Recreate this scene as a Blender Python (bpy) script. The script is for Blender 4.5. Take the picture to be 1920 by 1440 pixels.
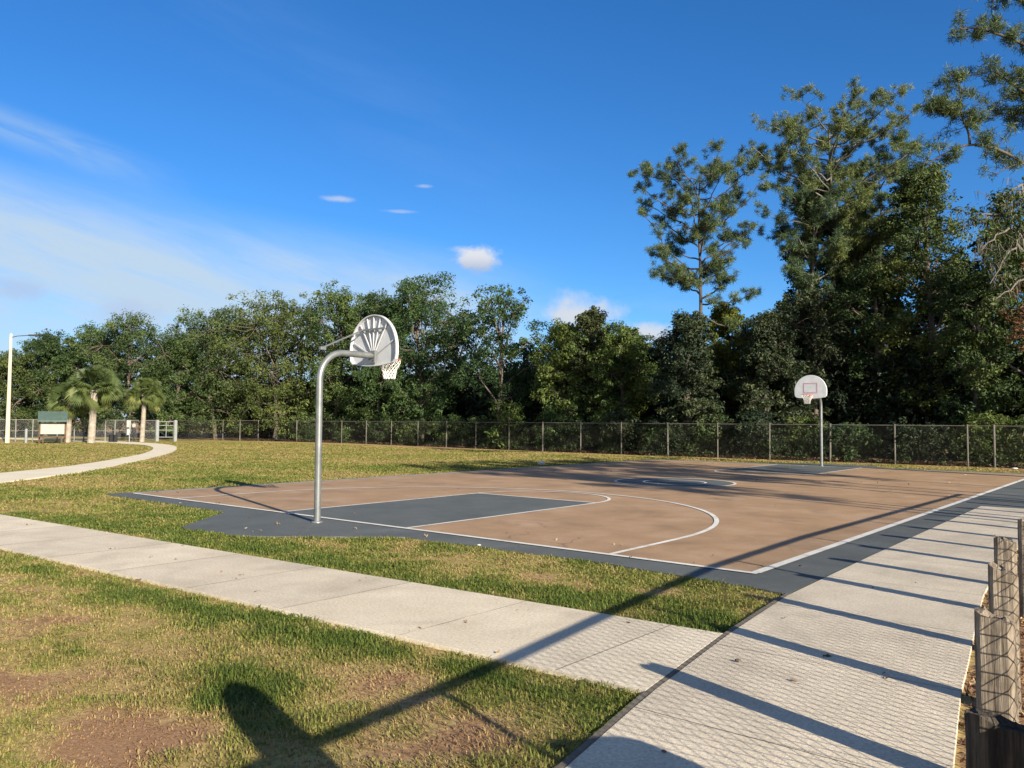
import bpy, math
import numpy as np
from mathutils import Matrix, Vector

# ------------------------------------------------------------------ basics
for o in list(bpy.data.objects):
    bpy.data.objects.remove(o)
SC = bpy.context.scene
COL = SC.collection
RNG = np.random.default_rng(7)
SUN_EL = math.radians(20.0)
SUN_AZ = np.array([0.954, -0.300]); SUN_AZ = SUN_AZ / np.linalg.norm(SUN_AZ)

# camera (solved from the court markings: regulation key, arc and baseline)
CAM = np.array([12.151, -9.682, 1.863])
CR = np.array([0.7725, 0.6350, 0.0067]); CR /= np.linalg.norm(CR)
CF = np.array([-0.6344, 0.7715, 0.0468]); CF -= CR * (CF @ CR); CF /= np.linalg.norm(CF)
CU = np.cross(CR, CF)
FPX = 1514.43

def gp(x, y):
    """ground point seen at a photo pixel"""
    d = CF + CR * (x - 960) / FPX - CU * (y - 720) / FPX
    t = -CAM[2] / d[2]
    return (CAM + d * t)[:2]

def at(x, d):
    """plan position at distance d on the bearing of photo column x"""
    p = CAM + d * (CF + CR * (x - 960) / FPX - CU * (790 - 720) / FPX)
    return p[:2]

def hgt(x, y, d):
    return 1.863 + (791 + 0.0067 * (x - 960) - y) * d / FPX

# ------------------------------------------------------------------ mesh helpers
class MB:
    def __init__(s):
        s.v = []; s.f = []; s.n = 0; s.t = []
    def add(s, v, f, tint=None):
        v = np.asarray(v, dtype=np.float64).reshape(-1, 3)
        f = np.asarray(f, dtype=np.int64)
        if f.size == 0: return
        s.f.append(f + s.n); s.v.append(v); s.n += len(v)
        s.t.append(np.zeros(len(v)) if tint is None else np.broadcast_to(np.asarray(tint, dtype=np.float64), (len(v),)))
    def box(s, c, size, rz=0.0):
        sx, sy, sz = np.array(size) / 2
        v = np.array([[x, y, z] for z in (-sz, sz) for x, y in ((-sx, -sy), (sx, -sy), (sx, sy), (-sx, sy))])
        if rz:
            cc, ss = math.cos(rz), math.sin(rz)
            v = v @ np.array([[cc, ss, 0], [-ss, cc, 0], [0, 0, 1]])
        f = [[3, 2, 1, 0], [4, 5, 6, 7], [0, 1, 5, 4], [1, 2, 6, 5], [2, 3, 7, 6], [3, 0, 4, 7]]
        s.add(v + np.array(c), f)
    def bevbox(s, c, size, b, rz=0.0):
        """box with chamfered vertical and top edges"""
        sx, sy, sz = np.array(size) / 2
        def ring(hx, hy, bb, z):
            return [[-hx + bb, -hy, z], [hx - bb, -hy, z], [hx, -hy + bb, z], [hx, hy - bb, z],
                    [hx - bb, hy, z], [-hx + bb, hy, z], [-hx, hy - bb, z], [-hx, -hy + bb, z]]
        v = np.array(ring(sx, sy, b, -sz) + ring(sx, sy, b, sz - b) + ring(sx - b, sy - b, b * .5, sz))
        if rz:
            cc, ss = math.cos(rz), math.sin(rz)
            v = v @ np.array([[cc, ss, 0], [-ss, cc, 0], [0, 0, 1]])
        v = v + np.array(c)
        f = [[k * 8 + i, k * 8 + (i + 1) % 8, k * 8 + 8 + (i + 1) % 8, k * 8 + 8 + i] for k in range(2) for i in range(8)]
        f += [[16, 17, 18, 23], [18, 19, 22, 23], [19, 20, 21, 22]]
        f += [[7, 2, 1, 0], [7, 6, 3, 2], [6, 5, 4, 3]]
        s.add(v, f)
    def tube(s, pts, rad, sides=8, caps=True, closed=False):
        pts = np.asarray(pts, dtype=np.float64); n = len(pts)
        rad = np.broadcast_to(np.asarray(rad, dtype=np.float64), (n,))
        if closed:
            tan = np.roll(pts, -1, 0) - np.roll(pts, 1, 0)
        else:
            tan = np.gradient(pts, axis=0)
        tan /= np.linalg.norm(tan, axis=1)[:, None] + 1e-12
        # parallel-transported frame, so bends keep their section
        a = np.zeros_like(tan)
        ref = np.array([0, 0, 1.0]) if abs(tan[0, 2]) < .9 else np.array([1.0, 0, 0])
        cur = np.cross(tan[0], ref)
        for k in range(n):
            cur = cur - tan[k] * (cur @ tan[k]); cur = cur / (np.linalg.norm(cur) + 1e-12); a[k] = cur
        b = np.cross(tan, a)
        th = np.arange(sides) * 2 * np.pi / sides
        v = pts[:, None, :] + rad[:, None, None] * (np.cos(th)[None, :, None] * a[:, None, :] + np.sin(th)[None, :, None] * b[:, None, :])
        m = n if closed else n - 1
        i = np.arange(m)[:, None]; j = np.arange(sides)[None, :]
        i2 = (i + 1) % n; j2 = (j + 1) % sides
        f = np.stack(np.broadcast_arrays(i * sides + j, i2 * sides + j, i2 * sides + j2, i * sides + j2), -1).reshape(-1, 4)
        s.add(v.reshape(-1, 3), f)
        if caps and not closed:
            for k, sg in ((0, 1), (n - 1, -1)):
                vv = np.vstack([v[k], pts[k][None]])
                ff = [[jj, (jj + 1) % sides, sides] if sg < 0 else [(jj + 1) % sides, jj, sides] for jj in range(sides)]
                s.add3(vv, ff)
    def add3(s, v, f3):
        f3 = np.asarray(f3); s.add(v, np.concatenate([f3, f3[:, -1:]], 1))   # stored as degenerate quads, fixed in build
    def rods(s, A, B, r):
        """many thin three-sided rods at once"""
        A = np.asarray(A); B = np.asarray(B); n = len(A)
        t = B - A; t /= np.linalg.norm(t, axis=1)[:, None] + 1e-12
        ref = np.where(np.abs(t[:, 2:3]) > .8, np.array([[1., 0, 0]]), np.array([[0, 0, 1.]]))
        a = np.cross(t, ref); a /= np.linalg.norm(a, axis=1)[:, None]; b = np.cross(t, a)
        V = []
        for P in (A, B):
            for k in range(3):
                an = 2 * np.pi * k / 3
                V.append(P + r * (math.cos(an) * a + math.sin(an) * b))
        V = np.stack(V, 1).reshape(-1, 3)
        base = np.arange(n)[:, None, None] * 6
        q = np.array([[0, 1, 4, 3], [1, 2, 5, 4], [2, 0, 3, 5]])[None]
        s.add(V, (base + q).reshape(-1, 4))
    def build(s, name, mat, parent=None, smooth=False, attr=None):
        V = np.concatenate(s.v); F = np.concatenate(s.f)
        tri = F[:, 2] == F[:, 3]
        me = bpy.data.meshes.new(name)
        Q = F[~tri]; T = F[tri][:, :3]
        nl = len(Q) * 4 + len(T) * 3
        me.vertices.add(len(V)); me.vertices.foreach_set('co', V.astype(np.float32).ravel())
        me.loops.add(nl); me.polygons.add(len(Q) + len(T))
        me.loops.foreach_set('vertex_index', np.concatenate([Q.ravel(), T.ravel()]).astype(np.int32))
        ls = np.concatenate([np.arange(len(Q)) * 4, len(Q) * 4 + np.arange(len(T)) * 3]).astype(np.int32)
        me.polygons.foreach_set('loop_start', ls)
        me.update(calc_edges=True)
        me.polygons.foreach_set('use_smooth', np.full(len(Q) + len(T), bool(smooth)))
        if attr:
            a = me.attributes.new(attr, 'FLOAT', 'POINT')
            a.data.foreach_set('value', np.concatenate(s.t).astype(np.float32))
        me.validate()
        o = bpy.data.objects.new(name, me); COL.objects.link(o)
        if mat: me.materials.append(mat)
        if parent: o.parent = parent
        return o

def tag(o, label=None, cat=None, group=None, kind=None):
    if label: o['label'] = label
    if cat: o['category'] = cat
    if group: o['group'] = group
    if kind: o['kind'] = kind
    return o

def empty(name, loc, label, cat, group=None, rz=0.0):
    o = bpy.data.objects.new(name, None); COL.objects.link(o)
    o.empty_display_size = .2
    o.location = loc; o.rotation_euler = (0, 0, rz)
    return tag(o, label, cat, group)

def copy_tree(o, parent=None):
    c = o.copy(); COL.objects.link(c)
    if parent: c.parent = parent
    for ch in list(o.children): copy_tree(ch, c)
    return c

def sheet(name, poly, z, mat, z0=None, kind='structure', parent=None):
    """flat polygon; with z0 it also gets side walls down to z0"""
    import bmesh
    bm = bmesh.new()
    vs = [bm.verts.new((p[0], p[1], z)) for p in poly]
    f = bm.faces.new(vs)
    if f.normal.z < 0: f.normal_flip()
    bm.normal_update()
    if f.normal.z < 0: f.normal_flip()
    if z0 is not None:
        lo = [bm.verts.new((p[0], p[1], z0)) for p in poly]
        n = len(poly)
        for i in range(n):
            bm.faces.new((vs[i], lo[i], lo[(i + 1) % n], vs[(i + 1) % n]))
    bmesh.ops.triangulate(bm, faces=[f])
    bmesh.ops.recalc_face_normals(bm, faces=bm.faces[:])
    me = bpy.data.meshes.new(name); bm.to_mesh(me); bm.free()
    o = bpy.data.objects.new(name, me); COL.objects.link(o)
    me.materials.append(mat)
    if kind and not parent: o['kind'] = kind
    if parent: o.parent = parent
    return o

# ------------------------------------------------------------------ numpy noise
def _hash(i, j, seed):
    h = (i.astype(np.int64) * 374761393 + j.astype(np.int64) * 668265263 + seed * 974711) & 0x7fffffff
    h = ((h ^ (h >> 13)) * 1274126177) & 0x7fffffff
    return ((h ^ (h >> 16)) & 0xffff) / 65535.0

def vnoise(x, y, seed=0):
    xi = np.floor(x); yi = np.floor(y); fx = x - xi; fy = y - yi
    fx = fx * fx * (3 - 2 * fx); fy = fy * fy * (3 - 2 * fy)
    a = _hash(xi, yi, seed); b = _hash(xi + 1, yi, seed); c = _hash(xi, yi + 1, seed); d = _hash(xi + 1, yi + 1, seed)
    return (a * (1 - fx) + b * fx) * (1 - fy) + (c * (1 - fx) + d * fx) * fy

def fbm(x, y, seed=0, oct=4):
    s = 0; a = .5; t = 0
    for k in range(oct):
        s = s + a * vnoise(x * 2 ** k, y * 2 ** k, seed + k * 17); t += a; a *= .55
    return s / t

# ------------------------------------------------------------------ materials
def new_mat(name):
    m = bpy.data.materials.new(name); m.use_nodes = True
    nt = m.node_tree; nt.nodes.clear()
    out = nt.nodes.new('ShaderNodeOutputMaterial')
    b = nt.nodes.new('ShaderNodeBsdfPrincipled')
    nt.links.new(b.outputs[0], out.inputs[0])
    b.inputs['Specular IOR Level'].default_value = .25
    return m, nt, b, out

def N(nt, t, **kw):
    n = nt.nodes.new(t)
    for k, v in kw.items():
        if k.startswith('i_'): n.inputs[k[2:].replace('_', ' ')].default_value = v
        else: setattr(n, k, v)
    return n

def noise(nt, scale, detail=4, rough=.55, coord='Object', vec=None, distort=0.0):
    n = N(nt, 'ShaderNodeTexNoise'); n.inputs['Scale'].default_value = scale
    n.inputs['Detail'].default_value = detail; n.inputs['Roughness'].default_value = rough
    n.inputs['Distortion'].default_value = distort
    if vec is None:
        tc = N(nt, 'ShaderNodeTexCoord'); vec = tc.outputs[coord]
    nt.links.new(vec, n.inputs['Vector'])
    return n.outputs['Fac']

def geo_pos(nt):
    return N(nt, 'ShaderNodeNewGeometry').outputs['Position']

def ramp(nt, fac, stops):
    r = N(nt, 'ShaderNodeValToRGB')
    el = r.color_ramp.elements
    while len(el) < len(stops): el.new(.5)
    for e, (p, c) in zip(el, stops):
        e.position = p; e.color = (c[0], c[1], c[2], 1) if not np.isscalar(c) else (c, c, c, 1)
    nt.links.new(fac, r.inputs[0])
    return r.outputs[0]

def mix(nt, fac, a, b, mode='MIX'):
    m = N(nt, 'ShaderNodeMix', data_type='RGBA', blend_type=mode)
    for s, v in ((0, fac), (6, a), (7, b)):
        if isinstance(v, bpy.types.NodeSocket): nt.links.new(v, m.inputs[s])
        elif s == 0: m.inputs[0].default_value = v
        else: m.inputs[s].default_value = (v[0], v[1], v[2], 1)
    return m.outputs[2]

def math_n(nt, op, a, b=None, clamp=False):
    m = N(nt, 'ShaderNodeMath', operation=op, use_clamp=clamp)
    for i, v in enumerate((a, b)):
        if v is None: continue
        if isinstance(v, bpy.types.NodeSocket): nt.links.new(v, m.inputs[i])
        else: m.inputs[i].default_value = v
    return m.outputs[0]

def bump(nt, b, h, strength=.3, dist=.02):
    n = N(nt, 'ShaderNodeBump'); n.inputs['Strength'].default_value = strength; n.inputs['Distance'].default_value = dist
    nt.links.new(h, n.inputs['Height']); nt.links.new(n.outputs[0], b.inputs['Normal'])

def attr_f(nt, name):
    a = N(nt, 'ShaderNodeAttribute'); a.attribute_name = name
    return a.outputs['Fac']

def paved(name, stops, scale_big, stops_fine=(.85, 1.1), rough=.85, bumpd=.004, fine=90, stain=None, cracks=0, slab=False):
    m, nt, b, _ = new_mat(name)
    pos = geo_pos(nt)
    base = ramp(nt, noise(nt, scale_big, 6, .62, vec=pos), stops)
    grain = ramp(nt, noise(nt, fine, 3, .7, vec=pos), [(.3, stops_fine[0]), (.7, stops_fine[1])])
    c = mix(nt, 1.0, base, grain, 'MULTIPLY')
    if stain:
        st = ramp(nt, noise(nt, stain[0], 5, .6, vec=pos, distort=.6), [(stain[1], 1.0), (stain[2], stain[3])])
        c = mix(nt, 1.0, c, st, 'MULTIPLY')
    if slab: c = mix(nt, 1.0, c, ramp(nt, attr_f(nt, 'tint'), [(0, (.84, .83, .82)), (1, (1.06, 1.05, 1.03))]), 'MULTIPLY')
    if cracks:
        wv = N(nt, 'ShaderNodeVectorMath', operation='ADD'); nt.links.new(pos, wv.inputs[0])
        nz = N(nt, 'ShaderNodeTexNoise'); nz.inputs['Scale'].default_value = .9; nz.inputs['Detail'].default_value = 5; nt.links.new(pos, nz.inputs['Vector'])
        nt.links.new(nz.outputs['Color'], wv.inputs[1])
        vo = N(nt, 'ShaderNodeTexVoronoi', feature='DISTANCE_TO_EDGE'); vo.inputs['Scale'].default_value = cracks; nt.links.new(wv.outputs[0], vo.inputs['Vector'])
        gate = ramp(nt, noise(nt, .35, 3, .6, vec=pos), [(.50, 0.0), (.56, 1.0)])
        ck = math_n(nt, 'MULTIPLY', ramp(nt, vo.outputs['Distance'], [(.0, 1.0), (.006, 0.0)]), gate)
        c = mix(nt, math_n(nt, 'MULTIPLY', ck, .55), c, (.07, .055, .045))
        sc_ = ramp(nt, noise(nt, 5.0, 6, .75, vec=pos, distort=1.5), [(.60, 0.0), (.72, 1.0)])
        c = mix(nt, math_n(nt, 'MULTIPLY', sc_, .22), c, (.50, .42, .34))
    nt.links.new(c, b.inputs['Base Color']); b.inputs['Roughness'].default_value = rough
    bump(nt, b, noise(nt, fine * 1.5, 3, .7, vec=pos), .5, bumpd)
    return m

M = {}
M['brown'] = paved('court_paint_brown', [(.28, (.265, .172, .098)), (.5, (.335, .214, .122)), (.72, (.395, .272, .175))], .75, (.84, 1.12), .8, .003, 60, (.9, .50, .74, .74), .30)
M['slate'] = paved('court_paint_slate', [(.3, (.080, .088, .086)), (.6, (.106, .115, .112)), (.8, (.145, .150, .145))], .8, (.85, 1.12), .8, .003, 60, (1.3, .5, .8, .82), .34)
M['line'] = paved('line_paint', [(.26, (.46, .38, .31)), (.42, (.62, .60, .55)), (.7, (.74, .72, .67))], 2.6, (.8, 1.05), .75, .002, 40)
M['concrete'] = paved('concrete', [(.3, (.56, .48, .365)), (.55, (.63, .55, .425)), (.8, (.70, .62, .48))], 1.3, (.74, 1.16), .9, .006, 38, (1.1, .48, .78, .76), 0, True)
M['path'] = paved('path_concrete', [(.3, (.60, .53, .40)), (.7, (.70, .62, .47))], .7, (.9, 1.06), .9, .003, 40)
M['concrete2'] = paved('broomed_concrete', [(.3, (.52, .45, .35)), (.55, (.60, .52, .405)), (.8, (.69, .60, .47))], 1.6, (.72, 1.18), .9, .006, 42, (1.0, .46, .78, .72), 0, True)

def simple(name, col, rough=.5, metal=0.0, var=.12, scale=8, bumps=.0):
    m, nt, b, _ = new_mat(name)
    f = ramp(nt, noise(nt, scale, 4, .6), [(.3, 1 - var), (.7, 1 + var * .6)])
    c = mix(nt, 1.0, col, f, 'MULTIPLY')
    nt.links.new(c, b.inputs['Base Color']); b.inputs['Roughness'].default_value = rough; b.inputs['Metallic'].default_value = metal
    if bumps: bump(nt, b, noise(nt, scale * 4, 3, .6), .5, bumps)
    return m
M['galv'] = simple('galvanised_steel', (.205, .215, .215), .42, .5, .25, 6)
M['fencegalv'] = simple('weathered_galvanised_wire', (.20, .20, .19), .65, .2, .25, 3)
M['fencedark'] = simple('old_fence_wire', (.05, .047, .042), .8, .1, .25, 3)
M['postgrey'] = simple('weathered_fence_post', (.115, .105, .09), .85, 0, .35, 2)
M['board'] = simple('painted_aluminium_board', (.50, .51, .535), .5, .05, .14, 3)
M['boardred'] = simple('faded_red_marking', (.40, .27, .32), .6, 0, .25, 9)
M['rim'] = simple('faded_orange_rim', (.45, .12, .06), .5, 0, .3, 12)
M['net'] = simple('white_net_cord', (.68, .66, .62), .9, 0, .15, 30)
M['cream'] = simple('cream_concrete_pole', (.50, .455, .32), .85, 0, .1, 2, .004)
M['greenroof'] = simple('green_metal_roof', (.055, .085, .075), .5, .1, .2, 4)
M['white'] = simple('white_panel', (.31, .30, .275), .8, 0, .15, 3)
M['browntimber'] = simple('brown_timber', (.10, .062, .035), .8, 0, .3, 5)
M['black'] = simple('black_plastic', (.018, .018, .02), .6, 0, .3, 5)
M['greypaint'] = simple('grey_paint', (.22, .23, .23), .7, 0, .2, 4)
M['litter'] = simple('white_rubbish', (.5, .49, .46), .85, 0, .2, 10)
M['bark'] = simple('grey_bark', (.13, .105, .085), .95, 0, .45, 2.5, .03)
M['pinebark'] = simple('pine_bark', (.085, .072, .062), .95, 0, .45, 2.2, .03)
M['deadwood'] = simple('bleached_branch', (.145, .13, .113), .9, 0, .3, 3)
M['palmtrunk'] = simple('palm_trunk', (.30, .26, .215), .95, 0, .35, 4, .03)
M['jointline'] = simple('tooled_joint', (.17, .15, .12), .95, 0, .4, 6)
M['joint'] = simple('joint_filler', (.15, .13, .105), .95, 0, .3, 20)
M['greenmetal'] = simple('dark_green_tube', (.03, .07, .05), .5, 0, .2, 3)

# weathered timber with vertical grain
m, nt, b, _ = new_mat('weathered_timber')
tc = N(nt, 'ShaderNodeTexCoord'); mp = N(nt, 'ShaderNodeMapping'); mp.inputs['Scale'].default_value = (1, 1, .05)
nt.links.new(tc.outputs['Object'], mp.inputs['Vector'])
g = noise(nt, 60, 5, .65, vec=mp.outputs[0])
c = ramp(nt, g, [(.3, (.075, .064, .052)), (.5, (.22, .19, .155)), (.72, (.37, .33, .27))])
bl = ramp(nt, noise(nt, 7, 4, .6), [(.35, (.55, .5, .45)), (.7, (1.1, 1.05, 1.0))])
nt.links.new(mix(nt, 1.0, c, bl, 'MULTIPLY'), b.inputs['Base Color']); b.inputs['Roughness'].default_value = .9
bump(nt, b, g, .8, .012)
M['timber'] = m
# copy of the timber with a darker colour ramp, for the nearest post
md = m.copy(); md.name = 'darkened_timber'
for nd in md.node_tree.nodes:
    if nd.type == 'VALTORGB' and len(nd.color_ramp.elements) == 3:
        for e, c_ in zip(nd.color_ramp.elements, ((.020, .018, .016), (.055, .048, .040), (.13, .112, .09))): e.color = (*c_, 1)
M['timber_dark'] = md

# leaves: colour from clump tint, plus a little per tree; diffuse + translucent
def leaf_mat(name, dark, mid, light, trans=.28):
    m, nt, b, out = new_mat(name)
    t = attr_f(nt, 'tint')
    c = ramp(nt, t, [(.1, dark), (.5, mid), (.95, light)])
    oi = N(nt, 'ShaderNodeObjectInfo')
    v = ramp(nt, oi.outputs['Random'], [(0, (.74, .86, .86)), (.5, (1.0, 1.0, 1.0)), (1, (1.24, 1.12, .88))])
    c = mix(nt, 1.0, c, v, 'MULTIPLY')
    nt.links.new(c, b.inputs['Base Color']); b.inputs['Roughness'].default_value = .55
    b.inputs['Specular IOR Level'].default_value = .3
    tr = N(nt, 'ShaderNodeBsdfTranslucent')
    nt.links.new(mix(nt, 1.0, c, (1.2, 1.25, .5), 'MULTIPLY'), tr.inputs['Color'])
    mx = N(nt, 'ShaderNodeMixShader'); mx.inputs[0].default_value = trans
    nt.links.new(b.outputs[0], mx.inputs[1]); nt.links.new(tr.outputs[0], mx.inputs[2]); nt.links.new(mx.outputs[0], out.inputs[0])
    return m
M['leaf_oak'] = leaf_mat('oak_leaves', (.022, .037, .013), (.062, .092, .030), (.128, .158, .050))
M['leaf_green'] = leaf_mat('green_leaves', (.022, .046, .014), (.068, .108, .033), (.140, .182, .050))
M['leaf_yellow'] = leaf_mat('yellow_green_leaves', (.042, .060, .012), (.095, .128, .03), (.17, .19, .05))
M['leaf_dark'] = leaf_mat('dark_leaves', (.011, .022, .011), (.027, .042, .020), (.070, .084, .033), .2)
M['leaf_vine'] = leaf_mat('vine_leaves', (.022, .042, .016), (.052, .082, .028), (.120, .152, .042), .26)
M['needles'] = leaf_mat('pine_needles', (.030, .054, .028), (.076, .114, .048), (.155, .185, .068), .2)
M['moss'] = leaf_mat('hanging_moss', (.045, .046, .034), (.08, .08, .058), (.12, .115, .08), .2)
M['deadleaf'] = leaf_mat('dead_leaves', (.04, .020, .013), (.085, .046, .028), (.14, .08, .05), .2)
M['mulch'] = leaf_mat('bark_mulch', (.06, .032, .02), (.16, .095, .06), (.34, .25, .16), .05)
M['palmleaf'] = leaf_mat('palm_fronds', (.042, .060, .018), (.090, .120, .036), (.185, .195, .060), .25)

# ------------------------------------------------------------------ ground
def elong(x, y, c, rx, ry, rot=0.0):
    dx, dy = x - c[0], y - c[1]
    cc, ss = math.cos(rot), math.sin(rot)
    u = (dx * cc + dy * ss) / rx; v = (-dx * ss + dy * cc) / ry
    return np.exp(-(u * u + v * v))

BROWN = [((5.4, -6.0), 1.0, .45, .2), ((6.2, -7.2), .9, .5, .2), ((7.0, -7.6), .8, .5, 0), ((7.6, -7.1), .6, .4, .2), ((9.1, -6.2), .45, .6, 0),
         ((8.5, -6.0), .7, .45, 0), ((9.0, -5.1), .4, .35, 0), ((7.6, -5.6), .5, .3, 0), ((6.5, -1.9), 1.1, .3, 0), ((7.8, -1.7), .7, .4, 0), ((2.5, -6.2), 1.4, .4, .1),
         ((-1.0, -7.0), 2.0, .5, .1), ((9.3, -7.5), .8, .8, 0), ((3.6, -8.2), 1.6, .6, 0)]
GREEN = [((6.9, -6.3), .45, .35, 0), ((6.95, -6.35), .5, .4, 0), ((7.3, -6.6), .3, .3, 0), ((7.25, -6.7), .35, .3, 0), ((9.3, -6.2), .25, .4, 0), ((7.0, -5.2), 3.5, .16, .06), ((2.0, -5.6), 4, .2, .06), ((0, -3.0), 5, .5, .05),
         ((5.5, -2.75), 4, .35, .06), ((8.4, -2.2), .7, .6, 0), ((7.9, -5.3), .6, .3, 0), ((-4, -1.5), 3, 1.0, 0), ((-12, 12), 7, 2.5, .5), ((-11, 4), 4, 2.5, .4), ((-2, -1.8), 3, .8, 0), ((-6, 20), 5, 3, 0)]

def dryness(x, y):
    """0 lush green .. 0.6 straw .. 1 bare soil"""
    far = np.clip((np.hypot(x - 12.1, y + 9.7) - 12) / 16, 0, 1)
    d = .36 + .13 * far + .72 * (fbm(x * .55, y * .55, 3, 4) - .5) + .85 * (fbm(x * 2.0, y * 2.0, 9, 4) - .5) * np.clip(1.3 - far, .35, 1)
    br = np.clip((fbm(x * 1.9, y * 1.9, 61, 4) - .30) * 2.6, 0, 1)
    for c, rx, ry, ro in BROWN: d = d + .33 * br * elong(x, y, c, rx * 1.15, ry * 1.15, ro)
    d = d + .15 * elong(x, y, (5.0, -7.2), 3.6, 1.2, .1) + .10 * elong(x, y, (8.6, -5.9), 1.0, .6, 0)
    for c, rx, ry, ro in GREEN: d = d - .27 * elong(x, y, c, rx, ry, ro)
    # the strip by the fence posts is trodden soil, the foot of the wood is leaf litter
    d = d + np.clip((x - (11.05 - .13 * (y + 4.5))) / .3, 0, 1) * np.clip((12 - y) / 2, 0, 1) * .8
    d = d + np.clip((y - 29.0) / 1.5, 0, 1) * .35
    return np.clip(d, 0, 1)

def axis(lo, hi, step, far, g=1.35):
    a = list(np.arange(lo, hi + step * .5, step)); s = step
    x = a[-1]; up = []
    while x < far: s *= g; x += s; up.append(x)
    s = step; x = a[0]; dn = []
    while x > -far: s *= g; x -= s; dn.append(x)
    return np.array(dn[::-1] + a + up)
gx = axis(-16, 14, .15, 900); gy = axis(-11, 14, .15, 900)
GX, GY = np.meshgrid(gx, gy, indexing='ij')
mb = MB()
nx, ny = GX.shape
idx = np.arange(nx * ny).reshape(nx, ny)
Fq = np.stack([idx[:-1, :-1], idx[1:, :-1], idx[1:, 1:], idx[:-1, 1:]], -1).reshape(-1, 4)
Z = .012 * (fbm(GX * 1.3, GY * 1.3, 5, 3) - .5) * (np.abs(GX) < 30) * (np.abs(GY) < 40) - .012
mb.add(np.stack([GX, GY, Z], -1).reshape(-1, 3), Fq, dryness(GX, GY).ravel())
m, nt, b, _ = new_mat('lawn_soil')
pos = geo_pos(nt)
d = attr_f(nt, 'dry')
d = math_n(nt, 'ADD', d, math_n(nt, 'MULTIPLY', math_n(nt, 'SUBTRACT', noise(nt, .35, 5, .65, vec=pos), .5), .45))
d = math_n(nt, 'ADD', d, math_n(nt, 'MULTIPLY', math_n(nt, 'SUBTRACT', noise(nt, 14, 4, .7, vec=pos), .5), .7), True)
c = ramp(nt, d, [(.08, (.095, .12, .024)), (.32, (.19, .185, .045)), (.52, (.34, .275, .096)), (.70, (.40, .29, .13)), (.9, (.31, .182, .10))])
gr = ramp(nt, noise(nt, 60, 3, .7, vec=pos), [(.3, .6), (.7, 1.2)])
nt.links.new(mix(nt, 1.0, c, gr, 'MULTIPLY'), b.inputs['Base Color']); b.inputs['Roughness'].default_value = .95
b.inputs['Specular IOR Level'].default_value = .1
bump(nt, b, noise(nt, 45, 4, .7, vec=pos), .35, .012)
ground = mb.build('ground', m, None, True, attr='dry'); ground['kind'] = 'structure'

# ------------------------------------------------------------------ pavings
HW, LEN, R3, RK, FT = 8.08, 26.2, 5.97, 1.83, 5.95
WR = [(10.05, -11), (9.82, -8.0), (9.58, -6.2), (9.31, -4.76), (9.05, -2.93), (8.85, -1.0), (8.77, 2.3), (8.70, 7.0), (8.64, 11.4)]
WRr = [(12.0, -11), (11.6, -8.0), (11.38, -6.2), (11.15, -4.53), (10.95, -3.29), (10.74, -1.6), (10.49, .34), (10.28, 3.0), (10.24, 7.0), (10.2, 11.4)]

def interp(poly, y):
    P = np.array(poly); return np.interp(y, P[:, 1], P[:, 0])

def walk_near(x): return -5.28 + .058 * x
def walk_far(x): return -3.53 + .063 * x

# sidewalk: separate slabs with tooled joints, one mesh
mb = MB()
xs = np.arange(.55 - 1.6 * 22, 9.0, 1.6)
xs = list(xs) + [None]
jn = 0.0
for i in range(len(xs) - 1):
    x0 = xs[i] + jn
    if xs[i + 1] is None:
        e0 = interp(WR, walk_near(9.3)) - .02; e1 = interp(WR, walk_far(9.05)) - .02
    else:
        e0 = e1 = xs[i + 1] - jn
    z = .026
    a = [(x0, walk_near(x0)), (e0, walk_near(e0)), (e1, walk_far(e1)), (x0, walk_far(x0))]
    bv = .003
    ctr = np.mean(a, 0)
    top = [tuple(np.array(p) + (ctr - np.array(p)) / np.linalg.norm(ctr - np.array(p)) * bv * 1.4) for p in a]
    v = [(p[0], p[1], -.05) for p in a] + [(p[0], p[1], z - bv * .7) for p in a] + [(p[0], p[1], z) for p in top]
    f = [[k * 4 + j, k * 4 + (j + 1) % 4, k * 4 + 4 + (j + 1) % 4, k * 4 + 4 + j] for k in range(2) for j in range(4)] + [[8, 9, 10, 11]]
    mb.add(v, f, RNG.uniform(.25, 1))
o = mb.build('sidewalk', M['concrete'], attr='tint'); o['kind'] = 'structure'
mb = MB()
for x0 in xs[:-1]:
    a = np.array([x0, walk_near(x0) + .01]); c_ = np.array([x0, walk_far(x0) - .01])
    t_ = np.linspace(0, 1, 9)[:, None]; L = a * (1 - t_) + c_ * t_; L[:, 0] += RNG.normal(0, .0015, 9)
    hw_ = .0055 * RNG.uniform(.7, 1.2, 9)
    v = np.concatenate([np.c_[L[:, 0] - hw_, L[:, 1], np.full(9, .0275)], np.c_[L[:, 0] + hw_, L[:, 1], np.full(9, .0275)]])
    mb.add(v, [[i, 9 + i, 10 + i, i + 1] for i in range(8)])
o = mb.build('sidewalk_joints', M['jointline']); o['kind'] = 'structure'

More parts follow.
